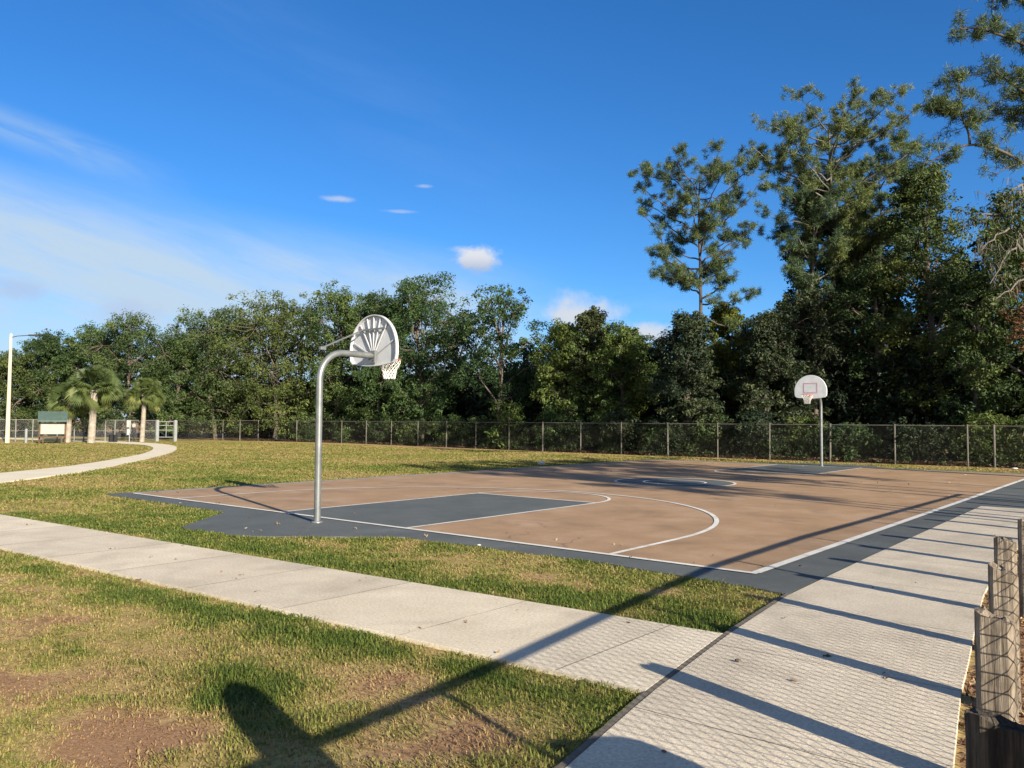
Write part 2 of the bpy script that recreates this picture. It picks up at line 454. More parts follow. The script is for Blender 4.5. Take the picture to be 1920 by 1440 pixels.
# walkway along the posts: slabs between joints
mb = MB()
ys = [-11, -9.2, -7.3, -5.05, -3.3, -1.5, .4, 2.3, 4.2, 6.1, 8.0, 9.9, 11.4]
for i in range(len(ys) - 1):
    y0, y1 = ys[i] + .004, ys[i + 1] - .004
    n = 5
    yy = np.linspace(y0, y1, n)
    L = np.stack([interp(WR, yy) + .02, yy], 1); Rr = np.stack([interp(WRr, yy), yy], 1)
    Rr[:, 0] += .004 * np.sin(yy * 2.1 + 1)
    z = .021
    Li = L + [.004, 0]; Ri = Rr - [.004, 0]
    v = np.concatenate([np.c_[L, np.full(n, -.05)], np.c_[L, np.full(n, z - .003)], np.c_[Li, np.full(n, z)],
                        np.c_[Ri, np.full(n, z)], np.c_[Rr, np.full(n, z - .003)], np.c_[Rr, np.full(n, -.05)]])
    f = [[k * n + j, (k + 1) * n + j, (k + 1) * n + j + 1, k * n + j + 1] for k in range(5) for j in range(n - 1)]
    f += [[k * n, k * n + n * 0 + n, (k + 1) * n, k * n] for k in []]
    mb.add(v, f, RNG.uniform(.25, 1))
o = mb.build('walkway', M['concrete2'], attr='tint'); o['kind'] = 'structure'
# dark filler strip in the gap between walk and walkway
yy = np.linspace(-11, -.9, 24)
Lf = [(interp(WR, y) - .022, y) for y in yy]; Rf = [(interp(WR, y) + .022, y) for y in yy]
sheet('joint_strip', Lf + Rf[::-1], .0245, M['joint'])

# court slab: slate border with the pad around the post, brown field, keys and lines
border = [(-8.42, -.56), (-2.75, -.66), (-1.2, -2.42), (-1.0, -2.5), (.55, -2.28), (.75, -2.2), (2.55, -.68), (5.9, -.55),
          (8.3, -.78), (8.83, -.9)] + [(interp(WR, y), y) for y in (1, 4, 7, 11.4)] + [(10.2, 11.4), (10.4, 14), (10.3, 26.9), (2.6, 27.0), (1.5, 28.6), (-1.5, 28.6), (-2.6, 27.0), (-8.42, 26.9)]
sheet('court_apron', border, .010, M['slate'], z0=-.06)
fld = [(-HW, 0), (HW, 0), (HW, LEN), (-HW, LEN)]
sheet('court_field', fld, .014, M['brown'])
def disc(c, r, n=64, a0=0, a1=2 * math.pi): return [(c[0] + r * math.cos(t), c[1] + r * math.sin(t)) for t in np.linspace(a0, a1, n, endpoint=abs(a1 - a0) < 6)]
sheet('key_paint', [(-RK, 0.02), (RK, 0.02), (RK, FT), (-RK, FT)], .018, M['slate'])
sheet('key_paint', [(-RK, LEN - FT), (RK, LEN - FT), (RK, LEN - .02), (-RK, LEN - .02)], .018, M['slate'])
sheet('centre_circle_paint', disc((0, LEN / 2), RK), .018, M['slate'])
mb = MB()
lw = .08
def seg(p, q, w=lw):
    p = np.array(p, float); q = np.array(q, float); t = (q - p) / np.linalg.norm(q - p); nrm = np.array([-t[1], t[0]]) * w / 2
    n = max(2, int(np.linalg.norm(q - p) / .5)); tt = np.linspace(0, 1, n)[:, None]
    A = p * (1 - tt) + q * tt
    strip(A, np.tile(nrm, (n, 1)))
zl = [.022]
def strip(A, nr):
    n = len(A); v = np.concatenate([np.c_[A - nr, np.full(n, zl[0])], np.c_[A + nr, np.full(n, zl[0])]])
    f = [[i, i + 1, n + i + 1, n + i] for i in range(n - 1)]
    mb.add(v, f)
def arc(c, r, a0, a1, w=lw):
    t = np.linspace(a0, a1, 60); dv = np.stack([np.cos(t), np.sin(t)], 1)
    strip(np.array(c) + r * dv, dv[:, :] * -w / 2)
for (y0, sg) in ((0, 1), (LEN, -1)):
    zl[0] = .022
    seg((-HW - lw / 2, y0), (HW + lw / 2, y0), .10)
    yc = 2.09
    for s in (-1, 1):
        zl[0] = .0225; seg((s * RK, y0 + sg * .04), (s * RK, y0 + sg * FT))
        if sg > 0: seg((s * R3, y0 + sg * .04), (s * R3, y0 + sg * yc), .09)
    zl[0] = .0232; seg((-RK - lw / 2, y0 + sg * FT), (RK + lw / 2, y0 + sg * FT))
    zl[0] = .0238
    arc((0, y0 + sg * FT), RK, 0, sg * math.pi)
    if sg > 0: arc((0, y0 + sg * yc), R3, 0, sg * math.pi, .09)
zl[0] = .0225
seg((-HW, .04), (-HW, LEN - .04), .08); seg((HW, .04), (HW, LEN - .04), .12)
zl[0] = .0234; arc((0, LEN / 2), RK, 0, 2 * math.pi); arc((0, LEN / 2), .95, 0, 2 * math.pi)
o = mb.build('court_lines', M['line']); o['kind'] = 'structure'

# curved footpath across the lawn
inner = [(-11.5, -3.2), (-14.27, -.91), (-17.08, 2.47), (-21.8, 6.2), (-26.6, 9.9), (-32.0, 13.7), (-37.0, 16.6), (-41.5, 18.9), (-46, 20.6), (-53, 21.6), (-62, 21.6), (-80, 19)]
outer = [(-15.2, -3.45), (-17.6, -.7), (-21.0, 3.7), (-25.5, 7.4), (-30.0, 10.9), (-34.7, 13.8), (-39.2, 16.2), (-43.5, 18.0), (-47, 19.0), (-53, 19.5), (-62, 19.4), (-80, 16.8)]
mb = MB()
def smooth(P, n=60):
    P = np.array(P); t = np.r_[0, np.cumsum(np.linalg.norm(np.diff(P, axis=0), axis=1))]; tt = np.linspace(0, t[-1], n)
    Q = np.stack([np.interp(tt, t, P[:, k]) for k in range(2)], 1)
    for _ in range(3): Q[1:-1] = .25 * Q[:-2] + .5 * Q[1:-1] + .25 * Q[2:]
    return Q
I_, O_ = smooth(inner), smooth(outer); n = len(I_)
v = np.concatenate([np.c_[I_, np.full(n, -.04)], np.c_[I_, np.full(n, .03)], np.c_[O_, np.full(n, .03)], np.c_[O_, np.full(n, -.04)]])
mb.add(v, [[k * n + j, k * n + j + 1, (k + 1) * n + j + 1, (k + 1) * n + j] for k in range(3) for j in range(n - 1)])
o = mb.build('path', M['path']); o['kind'] = 'structure'

# ------------------------------------------------------------------ grass blades
def inside(poly, x, y):
    P = np.array(poly); r = np.zeros(len(x), bool); n = len(P)
    for i in range(n):
        (x0, y0), (x1, y1) = P[i], P[(i + 1) % n]
        c = ((y0 > y) != (y1 > y)) & (x < (x1 - x0) * (y - y0) / (y1 - y0 + 1e-12) + x0)
        r ^= c
    return r
def grass(n_total):
    heading = math.atan2(CF[1], CF[0])
    u = RNG.random(n_total)
    dd = np.linspace(3.0, 72, 5000)
    dens = np.where(dd < 6, 1.0, (6 / dd) ** 1.65) * dd
    cdf = np.cumsum(dens); cdf /= cdf[-1]
    d = np.interp(u, cdf, dd); a = heading + (RNG.random(n_total) - .5) * math.radians(86)
    x = CAM[0] + d * np.cos(a); y = CAM[1] + d * np.sin(a)
    ok = np.ones(n_total, bool)
    wob = .03 * (fbm(x * 9, y * 9, 71, 2) - .5) * 2
    ok &= ~((y > walk_near(x) + .0 + wob) & (y < walk_far(x) - .03 + wob) & (x < 9.6))
    ok &= ~((x > interp(WR, y) - .05 + wob) & (x < interp(WRr, y) + .02 + wob) & (y < 11.4))
    ok &= ~inside(border, x + wob, y + wob)
    ok &= ~inside([tuple(p) for p in I_] + [tuple(p) for p in O_[::-1]], x, y)
    ok &= (y < 31) & ~((x > 10.2) & (y > 11))
    dr = dryness(x, y)
    dr2 = np.clip(dr + .62 * (fbm(x * 5, y * 5, 21, 3) - .5) + RNG.normal(0, .13, n_total), 0, 1)
    keep = np.clip(1.32 - dr2 * .95, .42, 1)
    ok &= RNG.random(n_total) < keep
    ok &= ~((x > interp(WRr, y) - .08) & (y < 12) & (RNG.random(n_total) < .97))
    x, y, d, dr2 = x[ok], y[ok], d[ok], dr2[ok]; n = len(x)
    tuft = fbm(x * 3.1, y * 3.1, 33, 3)
    h = (.026 + .050 * np.clip(tuft - .25, 0, 1)) * (1.2 - .75 * dr2) * RNG.uniform(.55, 1.4, n)
    h *= 1 + .55 * (elong(x, y, (6.95, -6.4), .55, .45) + elong(x, y, (9.35, -6.2), .3, .4))
    w = RNG.uniform(.0026, .0050, n) * np.clip(d / 6.5, 1, 8)
    h *= np.clip(d / 18, 1, 1.3)
    az = RNG.random(n) * 2 * np.pi; lean = RNG.uniform(.25, 1.7, n) + np.clip(dr2 - .45, 0, 1) * 2.2
    dx, dy = np.cos(az), np.sin(az)
    px, py = -dy, dx
    base = np.stack([x, y, np.full(n, -.012)], 1)
    side = np.stack([px, py, np.zeros(n)], 1) * w[:, None]
    midp = base + np.stack([dx * h * lean * .35, dy * h * lean * .35, h * np.clip(.72 - .18 * lean, .2, 1)], 1)
    tip = base + np.stack([dx * h * lean, dy * h * lean, h * np.clip(1.05 - .35 * lean, .22, 2)], 1)
    V = np.stack([base - side, base + side, midp + side * .8, midp - side * .8, tip], 1).reshape(-1, 3)
    k = np.arange(n)[:, None] * 5
    q = np.concatenate([k + np.array([[0, 1, 2, 3]]), k + np.array([[3, 2, 4, 4]])])
    b = MB(); b.add(V, q, np.repeat(dr2, 5))
    return b
m, nt, b, out = new_mat('grass_blades')
t = attr_f(nt, 'tint')
c = ramp(nt, t, [(.0, (.088, .125, .022)), (.22, (.160, .176, .038)), (.42, (.230, .208, .060)), (.60, (.36, .262, .11)), (.9, (.33, .20, .105))])
nt.links.new(c, b.inputs['Base Color']); b.inputs['Roughness'].default_value = .6; b.inputs['Specular IOR Level'].default_value = .2
tr = N(nt, 'ShaderNodeBsdfTranslucent'); nt.links.new(c, tr.inputs['Color'])
mx = N(nt, 'ShaderNodeMixShader'); mx.inputs[0].default_value = .3
nt.links.new(b.outputs[0], mx.inputs[1]); nt.links.new(tr.outputs[0], mx.inputs[2]); nt.links.new(mx.outputs[0], out.inputs[0])
g = grass(900000).build('grass', m, attr='tint'); g['kind'] = 'stuff'

# ------------------------------------------------------------------ basketball hoops
def make_hoop(label):
    root = empty('basketball_hoop', (0, 0, 0), label, 'basketball hoop', 'basketball hoops of the court')
    RZ = 3.09; AY = 1.30                       # rim height, board distance from post
    b = MB()
    zz = list(np.linspace(-.1, 2.62, 8)); pts = [(0, 0, z) for z in zz]
    rb = .52
    for a in np.linspace(0, math.pi / 2, 10)[1:]: pts.append((0, rb - rb * math.cos(a), 2.62 + rb * math.sin(a)))
    for y in np.linspace(rb + .1, AY - .03, 4): pts.append((0, y, 3.14))
    b.tube(pts, .061, 18)
    b.build('pole', M['galv'], root, True)
    b = MB(); b.tube([(0, 0, 0), (0, 0, .035), (0, 0, .036)], [.105, .105, .07], 18); b.build('base_collar', M['galv'], root, True)
    # fan board: outline in x,z
    hw = .686; z0 = RZ - .10; zt = RZ + .86
    def outline(s=1.0):
        P = []
        for x in np.linspace(-.60, .60, 15): P.append((x, z0 - .055 * (1 - (x / .6) ** 2)))
        P.append((hw - .02, z0 + .06)); P.append((hw, z0 + .16)); P.append((hw, z0 + .27))
        for a in np.linspace(0, math.pi, 33)[1:-1]: P.append((hw * math.cos(a), z0 + .28 + (zt - z0 - .28) * math.sin(a)))
        P.append((-hw, z0 + .27)); P.append((-hw, z0 + .16)); P.append((-hw + .02, z0 + .06))
        P = np.array(P); c = np.array([0, z0 + .4]); return c + (P - c) * s
    O = outline(); n = len(O); c = np.array([0, z0 + .4])
    def ringv(P, y): return np.c_[P[:, 0], np.full(len(P), y), P[:, 1]]
    b = MB()
    rings = [ringv(outline(.93), AY - .055), ringv(O, AY - .055), ringv(O, AY + .012), ringv(outline(.985), AY + .018)]
    inn = ringv(outline(.965), AY - .050); inn2 = ringv(outline(.96), AY)
    seq = [inn2, inn, ringv(outline(.968), AY - .056), ringv(O * 1.0, AY - .056), ringv(O, AY + .012), ringv(outline(.985), AY + .018)]
    v = np.concatenate(seq)
    f = [[k * n + j, k * n + (j + 1) % n, (k + 1) * n + (j + 1) % n, (k + 1) * n + j] for k in range(len(seq) - 1) for j in range(n)]
    b.add(v, f)
    b.add3(np.vstack([inn2, [[0, AY, c[1]]]]), [[(j + 1) % n, j, n] for j in range(n)])
    b.add3(np.vstack([seq[-1], [[0, AY + .018, c[1]]]]), [[j, (j + 1) % n, n] for j in range(n)])
    bd = b.build('backboard', M['board'], root)
    # ribs pressed on the back
    b = MB()
    hub = np.array([0, AY - .018, RZ + .04])
    for a in (25, 52, 72, 90, 108, 128, 155):
        a = math.radians(a); e = np.array([hw * .93 * math.cos(a), AY - .016, z0 + .26 + (zt - z0 - .3) * math.sin(a) * (1 if a > .6 and a < 2.6 else .6)])
        st = hub + (e - hub) * .12
        d = e - st; L = np.linalg.norm(d); d /= L; s = np.cross(d, [0, 1, 0]) * .009
        v = np.array([st - s, st + s, e + s, e - s]); vb = v + [0, -.022, 0]
        b.add(np.concatenate([v, vb]), [[4, 5, 6, 7], [0, 1, 5, 4], [1, 2, 6, 5], [2, 3, 7, 6], [3, 0, 4, 7]])
    b.build('rib', M['board'], bd)
    b = MB(); b.box((0, AY - .062, RZ + .57), (.74, .02, .035)); b.build('cross_bar', M['galv'], bd)
    b = MB(); b.bevbox((0, AY - .045, RZ + .03), (.20, .05, .24), .012)
    for x in (-.07, .07):
        for z in (-.07, .07): b.tube([(x, AY - .085, RZ + .03 + z), (x, AY - .06, RZ + .03 + z)], .014, 8)
    b.build('mounting_plate', M['galv'], root)
    # red target box painted on the front
    b = MB()
    for (cx, cz, sx, sz) in ((0, RZ + .50, .61, .05), (0, RZ + .10, .61, .05), (-.28, RZ + .30, .05, .35), (.28, RZ + .30, .05, .35)):
        b.box((cx, AY + .021, cz), (sx, .004, sz))
    b.build('target_square', M['boardred'], bd)
    for s in (-1, 1):
        b = MB(); b.tube([(.02 * s, .05, 3.21), (-.35 + s * .13, AY - .075, RZ + .55 + .03 * s)], .015, 8); b.build('brace_rod', M['galv'], root, True)
    b = MB(); b.bevbox((0, .05, 3.2), (.08, .12, .06), .01); b.build('brace_clamp', M['galv'], root)
    # rim and net
    rc = np.array([0, AY + .018 + .15 + .229, RZ])
    th = np.linspace(0, 2 * np.pi, 33)[:-1]
    b = MB(); b.tube(np.stack([rc[0] + .233 * np.cos(th), rc[1] + .233 * np.sin(th), np.full(32, RZ)], 1), .0105, 8, closed=True)
    for s in (-1, 1): b.tube([(s * .07, AY + .02, RZ - .02), (s * .10, AY + .20, RZ - .006)], .010, 6)
    b.bevbox((0, AY + .045, RZ - .03), (.17, .055, .12), .01)
    rim = b.build('rim', M['rim'], root, True)
    b = MB(); ns = 14; lv = 7
    A = []; Bp = []
    def npnt(l, k):
        t = l / lv; r = .225 - .115 * min(1, t * 1.15) + .012 * math.sin(t * 9)
        an = 2 * np.pi * (k + .5 * (l % 2)) / ns
        return rc + np.array([r * math.cos(an), r * math.sin(an), -.37 * t - .012])
    for l in range(lv):
        for k in range(ns):
            A += [npnt(l, k), npnt(l, k)]; q = l % 2
            Bp += [npnt(l + 1, k - 1 + q), npnt(l + 1, k + q)]
    b.rods(np.array(A), np.array(Bp), .0058)
    b.build('net', M['net'], root)
    return root
hoop = make_hoop('galvanised gooseneck pole with white fan backboard seen from behind, standing in the nearer court end')
hoop.location = (0, -.475, 0)
h2 = copy_tree(hoop); h2.location = (.08, LEN + .2, 0); h2.rotation_euler = (0, 0, math.pi)
h2['label'] = 'distant hoop facing the camera, half-round white backboard before the dark woods and fence'

# ------------------------------------------------------------------ chain link fences
def chainlink(b, P, H, pitch, r, z0=.03):
    """diamond mesh of real wire along a plan polyline"""
    P = np.array(P, float); t = np.r_[0, np.cumsum(np.linalg.norm(np.diff(P, axis=0), axis=1))]
    n = int(t[-1] / pitch); s = np.arange(n + 1) * t[-1] / n
    X = np.interp(s, t, P[:, 0]); Y = np.interp(s, t, P[:, 1])
    rows = int((H - z0) / (pitch * .5)); zz = np.linspace(z0, H, rows + 1)
    A = []; B = []; kk = np.arange(n + 1)
    for k in range(rows):
        h = .5 * (k % 2); f0 = np.arange(n) + h
        P0 = np.stack([np.interp(f0, kk, X), np.interp(f0, kk, Y), np.full(n, zz[k])], 1)
        for sg in (-.5, .5):
            f1 = np.clip(f0 + sg, 0, n)
            A.append(P0); B.append(np.stack([np.interp(f1, kk, X), np.interp(f1, kk, Y), np.full(n, zz[k + 1])], 1))
    b.rods(np.concatenate(A), np.concatenate(B), r)

# far fence along the woods
FP = [(20.0, 31.6), (9.5, 31.4), (-6.0, 31.2), (-18.0, 31.3), (-30, 32.6), (-40, 33.6), (-50, 32.6), (-56, 29.8)]
FPn = np.array(FP)
far = empty('chain_link_fence', (0, 31.2, 0), 'long chain link fence with grey posts running below the woods behind the court', 'fence', 'park fences')
def rel(o, root):
    o.matrix_parent_inverse = Matrix.Translation(-root.location); return o
b = MB(); chainlink(b, FP, 1.80, .085, .0022); rel(b.build('wire_mesh', M['fencedark'], far), far)
b = MB(); pp = [(x, y, 1.82) for x, y in FP]; b.tube(pp, .021, 8); rel(b.build('top_rail', M['postgrey'], far), far)
fpx = [1862, 1812, 1676, 1555, 1442, 1345, 1252, 1165, 1089, 1018, 955, 893, 838, 785, 735, 688, 642, 600, 558, 520, 486, 452, 420, 390, 362]
for i, px in enumerate(fpx):
    d = CF + CR * (px - 960) / FPX; d2 = d[:2]
    best = None
    for k in range(len(FPn) - 1):
        a, c = FPn[k], FPn[k + 1]
        A2 = np.array([d2, a - c]).T
        s, u = np.linalg.solve(A2, a - CAM[:2])
        if 0 <= u <= 1 and s > 0: best = CAM[:2] + s * d2
    if best is None: continue
    x, y = best
    b = MB(); lean = RNG.normal(0, .012)
    r = .040 if i % 3 else .05
    b.tube([(x, y, -.1), (x + lean, y, 1.84)], r, 10); b.tube([(x + lean, y, 1.84), (x + lean, y, 1.87), (x + lean, y, 1.885)], [r * 1.15, r * 1.1, r * .4], 10)
    rel(b.build('fence_post', M['postgrey'], far, True), far)

# dog run fence at far left, with timber gate posts
GP1, GP2 = at(329, 69.5), at(295, 69.5)
LP = [tuple(GP2), tuple(at(262, 68.5)), tuple(at(150, 66.5)), tuple(at(0, 65)), tuple(at(-120, 63))]
lf = empty('chain_link_fence', (GP2[0], GP2[1], 0), 'pale grey chain link fence at far left behind the three palms', 'fence', 'park fences')
b = MB(); chainlink(b, LP, 1.75, .085, .0032); rel(b.build('wire_mesh', M['fencegalv'], lf), lf)
b = MB(); b.tube([(x, y, 1.78) for x, y in LP], .024, 8); b.tube([(x, y, .9) for x, y in LP], .016, 6); rel(b.build('top_rail', M['fencegalv'], lf), lf)
for px in (245, 216, 198, 158, 140, 108, 62, 30, -5, -40):
    P = np.array(LP); bx = [np.array(at(q, 60)) for q in (px,)][0]
    d2 = (bx - CAM[:2]); best = None
    for k in range(len(P) - 1):
        A2 = np.array([d2, P[k] - P[k + 1]]).T; s, u = np.linalg.solve(A2, P[k] - CAM[:2])
        if -.01 <= u <= 1.01: best = CAM[:2] + s * d2
    if best is None: continue
    b = MB(); b.tube([(best[0], best[1], -.1), (best[0], best[1], 1.82)], .045, 10); rel(b.build('fence_post', M['fencegalv'], lf, True), lf)
gt = empty('park_gate', (GP1[0], GP1[1], 0), 'grey gate between two thick posts where the footpath reaches the fence', 'gate')
for P in (GP1, GP2):
    b = MB(); b.bevbox((P[0], P[1], .9), (.26, .26, 1.85), .03); rel(b.build('gate_post', M['greypaint'], gt), gt)
b = MB()
for z in (.35, .95, 1.35, 1.68):
    b.tube([(GP1[0], GP1[1], z), (GP2[0], GP2[1], z)], .035, 8)
mid = (GP1 + GP2) / 2; b.tube([(mid[0], mid[1], .3), (mid[0], mid[1], 1.7)], .03, 8)
rel(b.build('gate_rails', M['greypaint'], gt), gt)
b = MB(); chainlink(b, [GP1, tuple(np.array(GP1) + [.9, .7]), (-56, 29.8)], 1.78, .085, .0026)
b.tube([(GP1[0], GP1[1], 1.80), (GP1[0] + .9, GP1[1] + .7, 1.80), (-56, 29.8, 1.80)], .022, 8)
o = b.build('fence_panel', M['fencedark']); tag(o, 'dim stretch of wire fence between the gate and the long fence under the oaks', 'fence', 'park fences')

# near fence beside the camera, only its shadow is in the photograph
NF = [(12.95, -14.0), (12.45, -9.9), (12.27, -8.38), (12.13, -6.86), (12.03, -6.04), (11.80, -4.31), (11.42, -1.09), (11.34, 2.38), (11.5, 9.0), (11.6, 13.5)]
nf = empty('chain_link_fence', (12.27, -8.38, 0), 'chain link fence right beside the camera whose rail and mesh shadow crosses the walks', 'fence', 'park fences')
b = MB(); chainlink(b, NF, 1.50, .090, .0032); rel(b.build('wire_mesh', M['fencegalv'], nf), nf)
b = MB(); b.tube([(x, y, 1.52) for x, y in NF], .034, 10); rel(b.build('top_rail', M['galv'], nf), nf)
for y in (-12.8, -9.9, -6.86, -3.57, -.52, 2.44, 5.40, 8.37, 11.34):
    x = np.interp(y, [p[1] for p in NF], [p[0] for p in NF])
    b = MB(); b.tube([(x + .05, y, -.1), (x + .05, y, 1.50)], .026, 10); rel(b.build('fence_post', M['galv'], nf, True), nf)
# round timber corner post and a barrel, both outside the frame, that shade the foreground
b = MB(); b.tube([(12.46, -8.2, -.1), (12.46, -8.2, 1.88), (12.46, -8.2, 2.02), (12.46, -8.2, 2.10)], [.17, .165, .14, .05], 14)
o = b.build('timber_post', M['timber'], None, True); tag(o, 'thick round timber post above the near fence, known only by its shadow', 'post')
b = MB(); b.tube([(12.60, -6.70, 0), (12.60, -6.70, .05), (12.60, -6.70, 1.03), (12.60, -6.70, 1.13), (12.60, -6.70, 1.19)], [.27, .29, .31, .28, .10], 20)
o = b.build('litter_barrel', M['black'], None, True); tag(o, 'round litter barrel beyond the near fence, known only by its shadow on the walkway', 'litter bin')

# ------------------------------------------------------------------ timber bollard posts along the walkway
def make_stub(seed, h, w):
    r = np.random.default_rng(seed)
    nz = 14; ns = 16
    v = []
    for k in range(nz):
        t = k / (nz - 1)
        for j in range(ns):
            a = 2 * np.pi * (j + .5) / ns
            ca, sa = math.cos(a), math.sin(a)
            q = (abs(ca) ** 5 + abs(sa) ** 5) ** (-1 / 5)           # rounded square
            rad = w / 2 * q * (1 + .03 * math.sin(a * 7 + seed) + r.normal(0, .012))
            x, y = rad * ca, rad * sa
            slope = -.30 * x - .10 * y                                # sawn top falls to the right
            zt = h + slope + (r.normal(0, .010) if k == nz - 1 else 0)
            v.append((x, y, -.12 + (zt + .12) * t))
    top = np.array(v[-ns:]); inn = top * np.array([.6, .6, 1]) ; inn[:, 2] = h + (-.30 * inn[:, 0] - .10 * inn[:, 1]) + r.normal(0, .012, ns) + .008
    v = np.concatenate([np.array(v), inn, [[0, 0, h + r.normal(.0, .012)]]])
    f = [[k * ns + j, k * ns + (j + 1) % ns, (k + 1) * ns + (j + 1) % ns, (k + 1) * ns + j] for k in range(nz) for j in range(ns)]
    b = MB(); b.add(v, f)
    b.f.append(np.array([[nz * ns + j, nz * ns + (j + 1) % ns, len(v) - 1, len(v) - 1] for j in range(ns)]))
    return b
stubs = [  # x, y, height, width, label
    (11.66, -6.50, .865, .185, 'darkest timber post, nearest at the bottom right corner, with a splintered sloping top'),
    (11.42, -4.95, .90, .175, 'timber post with slanted pale top just beyond the dark one, wire shadows on it'),
    (11.24, -3.45, .90, .17, 'timber post whose top peeps out just over the second nearest post'),
    (11.04, -1.95, .92, .16, 'tallest looking narrow post rising behind the front ones, brown slanted top'),
    (11.02, -.45, .92, .17, 'timber post cut by the right photo edge, before the walkway'),
    (10.93, 1.05, .92, .16, 'timber post top just showing behind the one cut by the right edge'),
]
for k in range(8):
    stubs.append((10.80 - .02 * k, 2.55 + 1.5 * k, .90 + .02 * math.sin(k * 2.1), .16, 'timber post beyond the right edge, casting a far stripe on the walkway'))
for i, (x, y, h, w, lab) in enumerate(stubs):
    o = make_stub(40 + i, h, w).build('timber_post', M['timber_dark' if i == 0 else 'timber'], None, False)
    o.location = (x, y, 0); o.rotation_euler = (0, 0, math.radians(8 + RNG.normal(0, 3)))
    tag(o, lab, 'post', 'weathered timber posts along the walkway')

# ------------------------------------------------------------------ vegetation
def rand_dir(r, n):
    v = r.normal(size=(n, 3)); return v / np.linalg.norm(v, axis=1)[:, None]

def leaves(b, r, centers, radii, per, size, tint, out_from=None, flat=.75, aspect=.5):
    """leaf blades scattered through clumps. tint: per clump"""
    n = len(centers) * per
    C = np.repeat(centers, per, 0); R = np.repeat(np.broadcast_to(radii, (len(centers),)), per)
    T = np.repeat(tint, per) + r.normal(0, .10, n)
    d = rand_dir(r, n); rad = r.random(n) ** .45
    P = C + d * (R * rad)[:, None] * np.array([1, 1, flat])
    nrm = d * .8 + rand_dir(r, n) * .8 + np.array([0, 0, .45]); nrm /= np.linalg.norm(nrm, axis=1)[:, None]
    a = np.cross(nrm, rand_dir(r, n)); a /= np.linalg.norm(a, axis=1)[:, None] + 1e-9
    c = np.cross(nrm, a)
    L = size * (.45 + 1.1 * r.random(n) ** 1.4)[:, None] * .5; W = L * aspect
    fold = nrm * L * .18
    V = np.stack([P - a * L, P - c * W + fold, P + a * L - fold * .8, P + c * W + fold], 1).reshape(-1, 3)
    k = np.arange(n)[:, None] * 4
    b.add(V, k + np.array([[0, 1, 2, 3]]), np.repeat(np.clip(T, 0, 1), 4))

def branch_pts(r, p, q, n=6, wob=.06, sag=0.0):
    p = np.array(p, float); q = np.array(q, float); t = np.linspace(0, 1, n)[:, None]
    L = np.linalg.norm(q - p)
    w = np.cumsum(r.normal(0, wob * L / n ** .5, (n, 3)), 0); w -= t * w[-1]; w[0] = 0
    z = np.zeros((n, 3)); z[:, 2] = sag * L * np.sin(np.pi * t[:, 0])
    return p * (1 - t) + q * t + w + z

def broadleaf(x, y, H, R, base, label, mat, seed, lobes=14, clumps=34, per=62, leaf=.24, tint=.5, gap=1.0, trunk=.22, group='trees of the woods behind the fence', cat='tree', squash=1.0, name='broadleaf_tree', low=0.0):
    r = np.random.default_rng(seed)
    root = empty(name, (x, y, 0), label, cat, group, r.uniform(0, 6.28))
    tb = MB(); cb = MB()
    fork = base + (H - base) * .15
    top = np.array([r.normal(0, .08 * R), r.normal(0, .08 * R), H - R * .35])
    tp = branch_pts(r, (0, 0, -.2), top, 8, .035)
    tb.tube(tp, np.linspace(trunk, trunk * .25, 8), 8)
    CC = []; RR = []; TT = []
    for i in range(lobes):
        ph = i * 2.399 + r.uniform(-.4, .4)
        t = (i + .5) / lobes
        z = base + (H - base) * (t ** .9)
        prof = math.sin(math.pi * min(1, (.16 + .80 * t))) ** .6
        lr = R * r.uniform(.36, .52) * (.75 + .35 * prof)
        rho = max(0, R * prof * r.uniform(.55, 1.0) - lr * .55) * gap
        if i == lobes - 1: rho *= .3; z = H - lr * .75
        z = min(z, H - lr * .72)
        c = np.array([rho * math.cos(ph), rho * math.sin(ph), max(z, base + lr * .4)])
        st = tp[min(6, 2 + int(5 * t * .8))]
        bp = branch_pts(r, st, c, 6, .07, .04)
        tb.tube(bp, np.linspace(trunk * .42, trunk * .12, 6), 6, caps=False)
        d = rand_dir(r, clumps); rr = lr * r.uniform(.45, 1.08, clumps)
        cen = c + d * rr[:, None] * np.array([1, 1, .78 * squash])
        cen[:, 2] = np.maximum(cen[:, 2], base * .9 + low)
        for k in range(0, clumps, 4):
            tb.tube(branch_pts(r, c, cen[k], 4, .1), np.linspace(trunk * .12, .012, 4), 4, caps=False)
        CC.append(cen); RR.append(r.uniform(.28, .62, clumps) * (R / 3.2) ** .5)
        TT.append(np.clip(tint + r.normal(0, .12) + r.normal(0, .13, clumps), .02, .98))
    leaves(cb, r, np.concatenate(CC), np.concatenate(RR), per, leaf, np.concatenate(TT))
    tb.build('trunk', M['bark'], root, True)
    cb.build('crown', mat, root, attr='tint')
    return root

def needles(b, r, tufts, tint, per=26, L=.30, w=.018):
    n = len(tufts) * per
    C = np.repeat(tufts, per, 0)
    d = rand_dir(r, n) + np.array([0, 0, .25]); d /= np.linalg.norm(d, axis=1)[:, None]
    d = d * .7 + rand_dir(r, n) * .6; d /= np.linalg.norm(d, axis=1)[:, None]
    s = np.cross(d, rand_dir(r, n)); s /= np.linalg.norm(s, axis=1)[:, None] + 1e-9
    Ln = L * r.uniform(.6, 1.2, n)[:, None]
    C = C + rand_dir(r, n) * (L * .75 * r.random(n) ** .6)[:, None]
    V = np.stack([C - s * w, C + s * w, C + d * Ln + s * w * .5, C + d * Ln - s * w * .5], 1).reshape(-1, 3)
    k = np.arange(n)[:, None] * 4
    b.add(V, k + np.array([[0, 1, 2, 3]]), np.repeat(np.clip(np.repeat(tint, per) + r.normal(0, .1, n), 0, 1), 4))

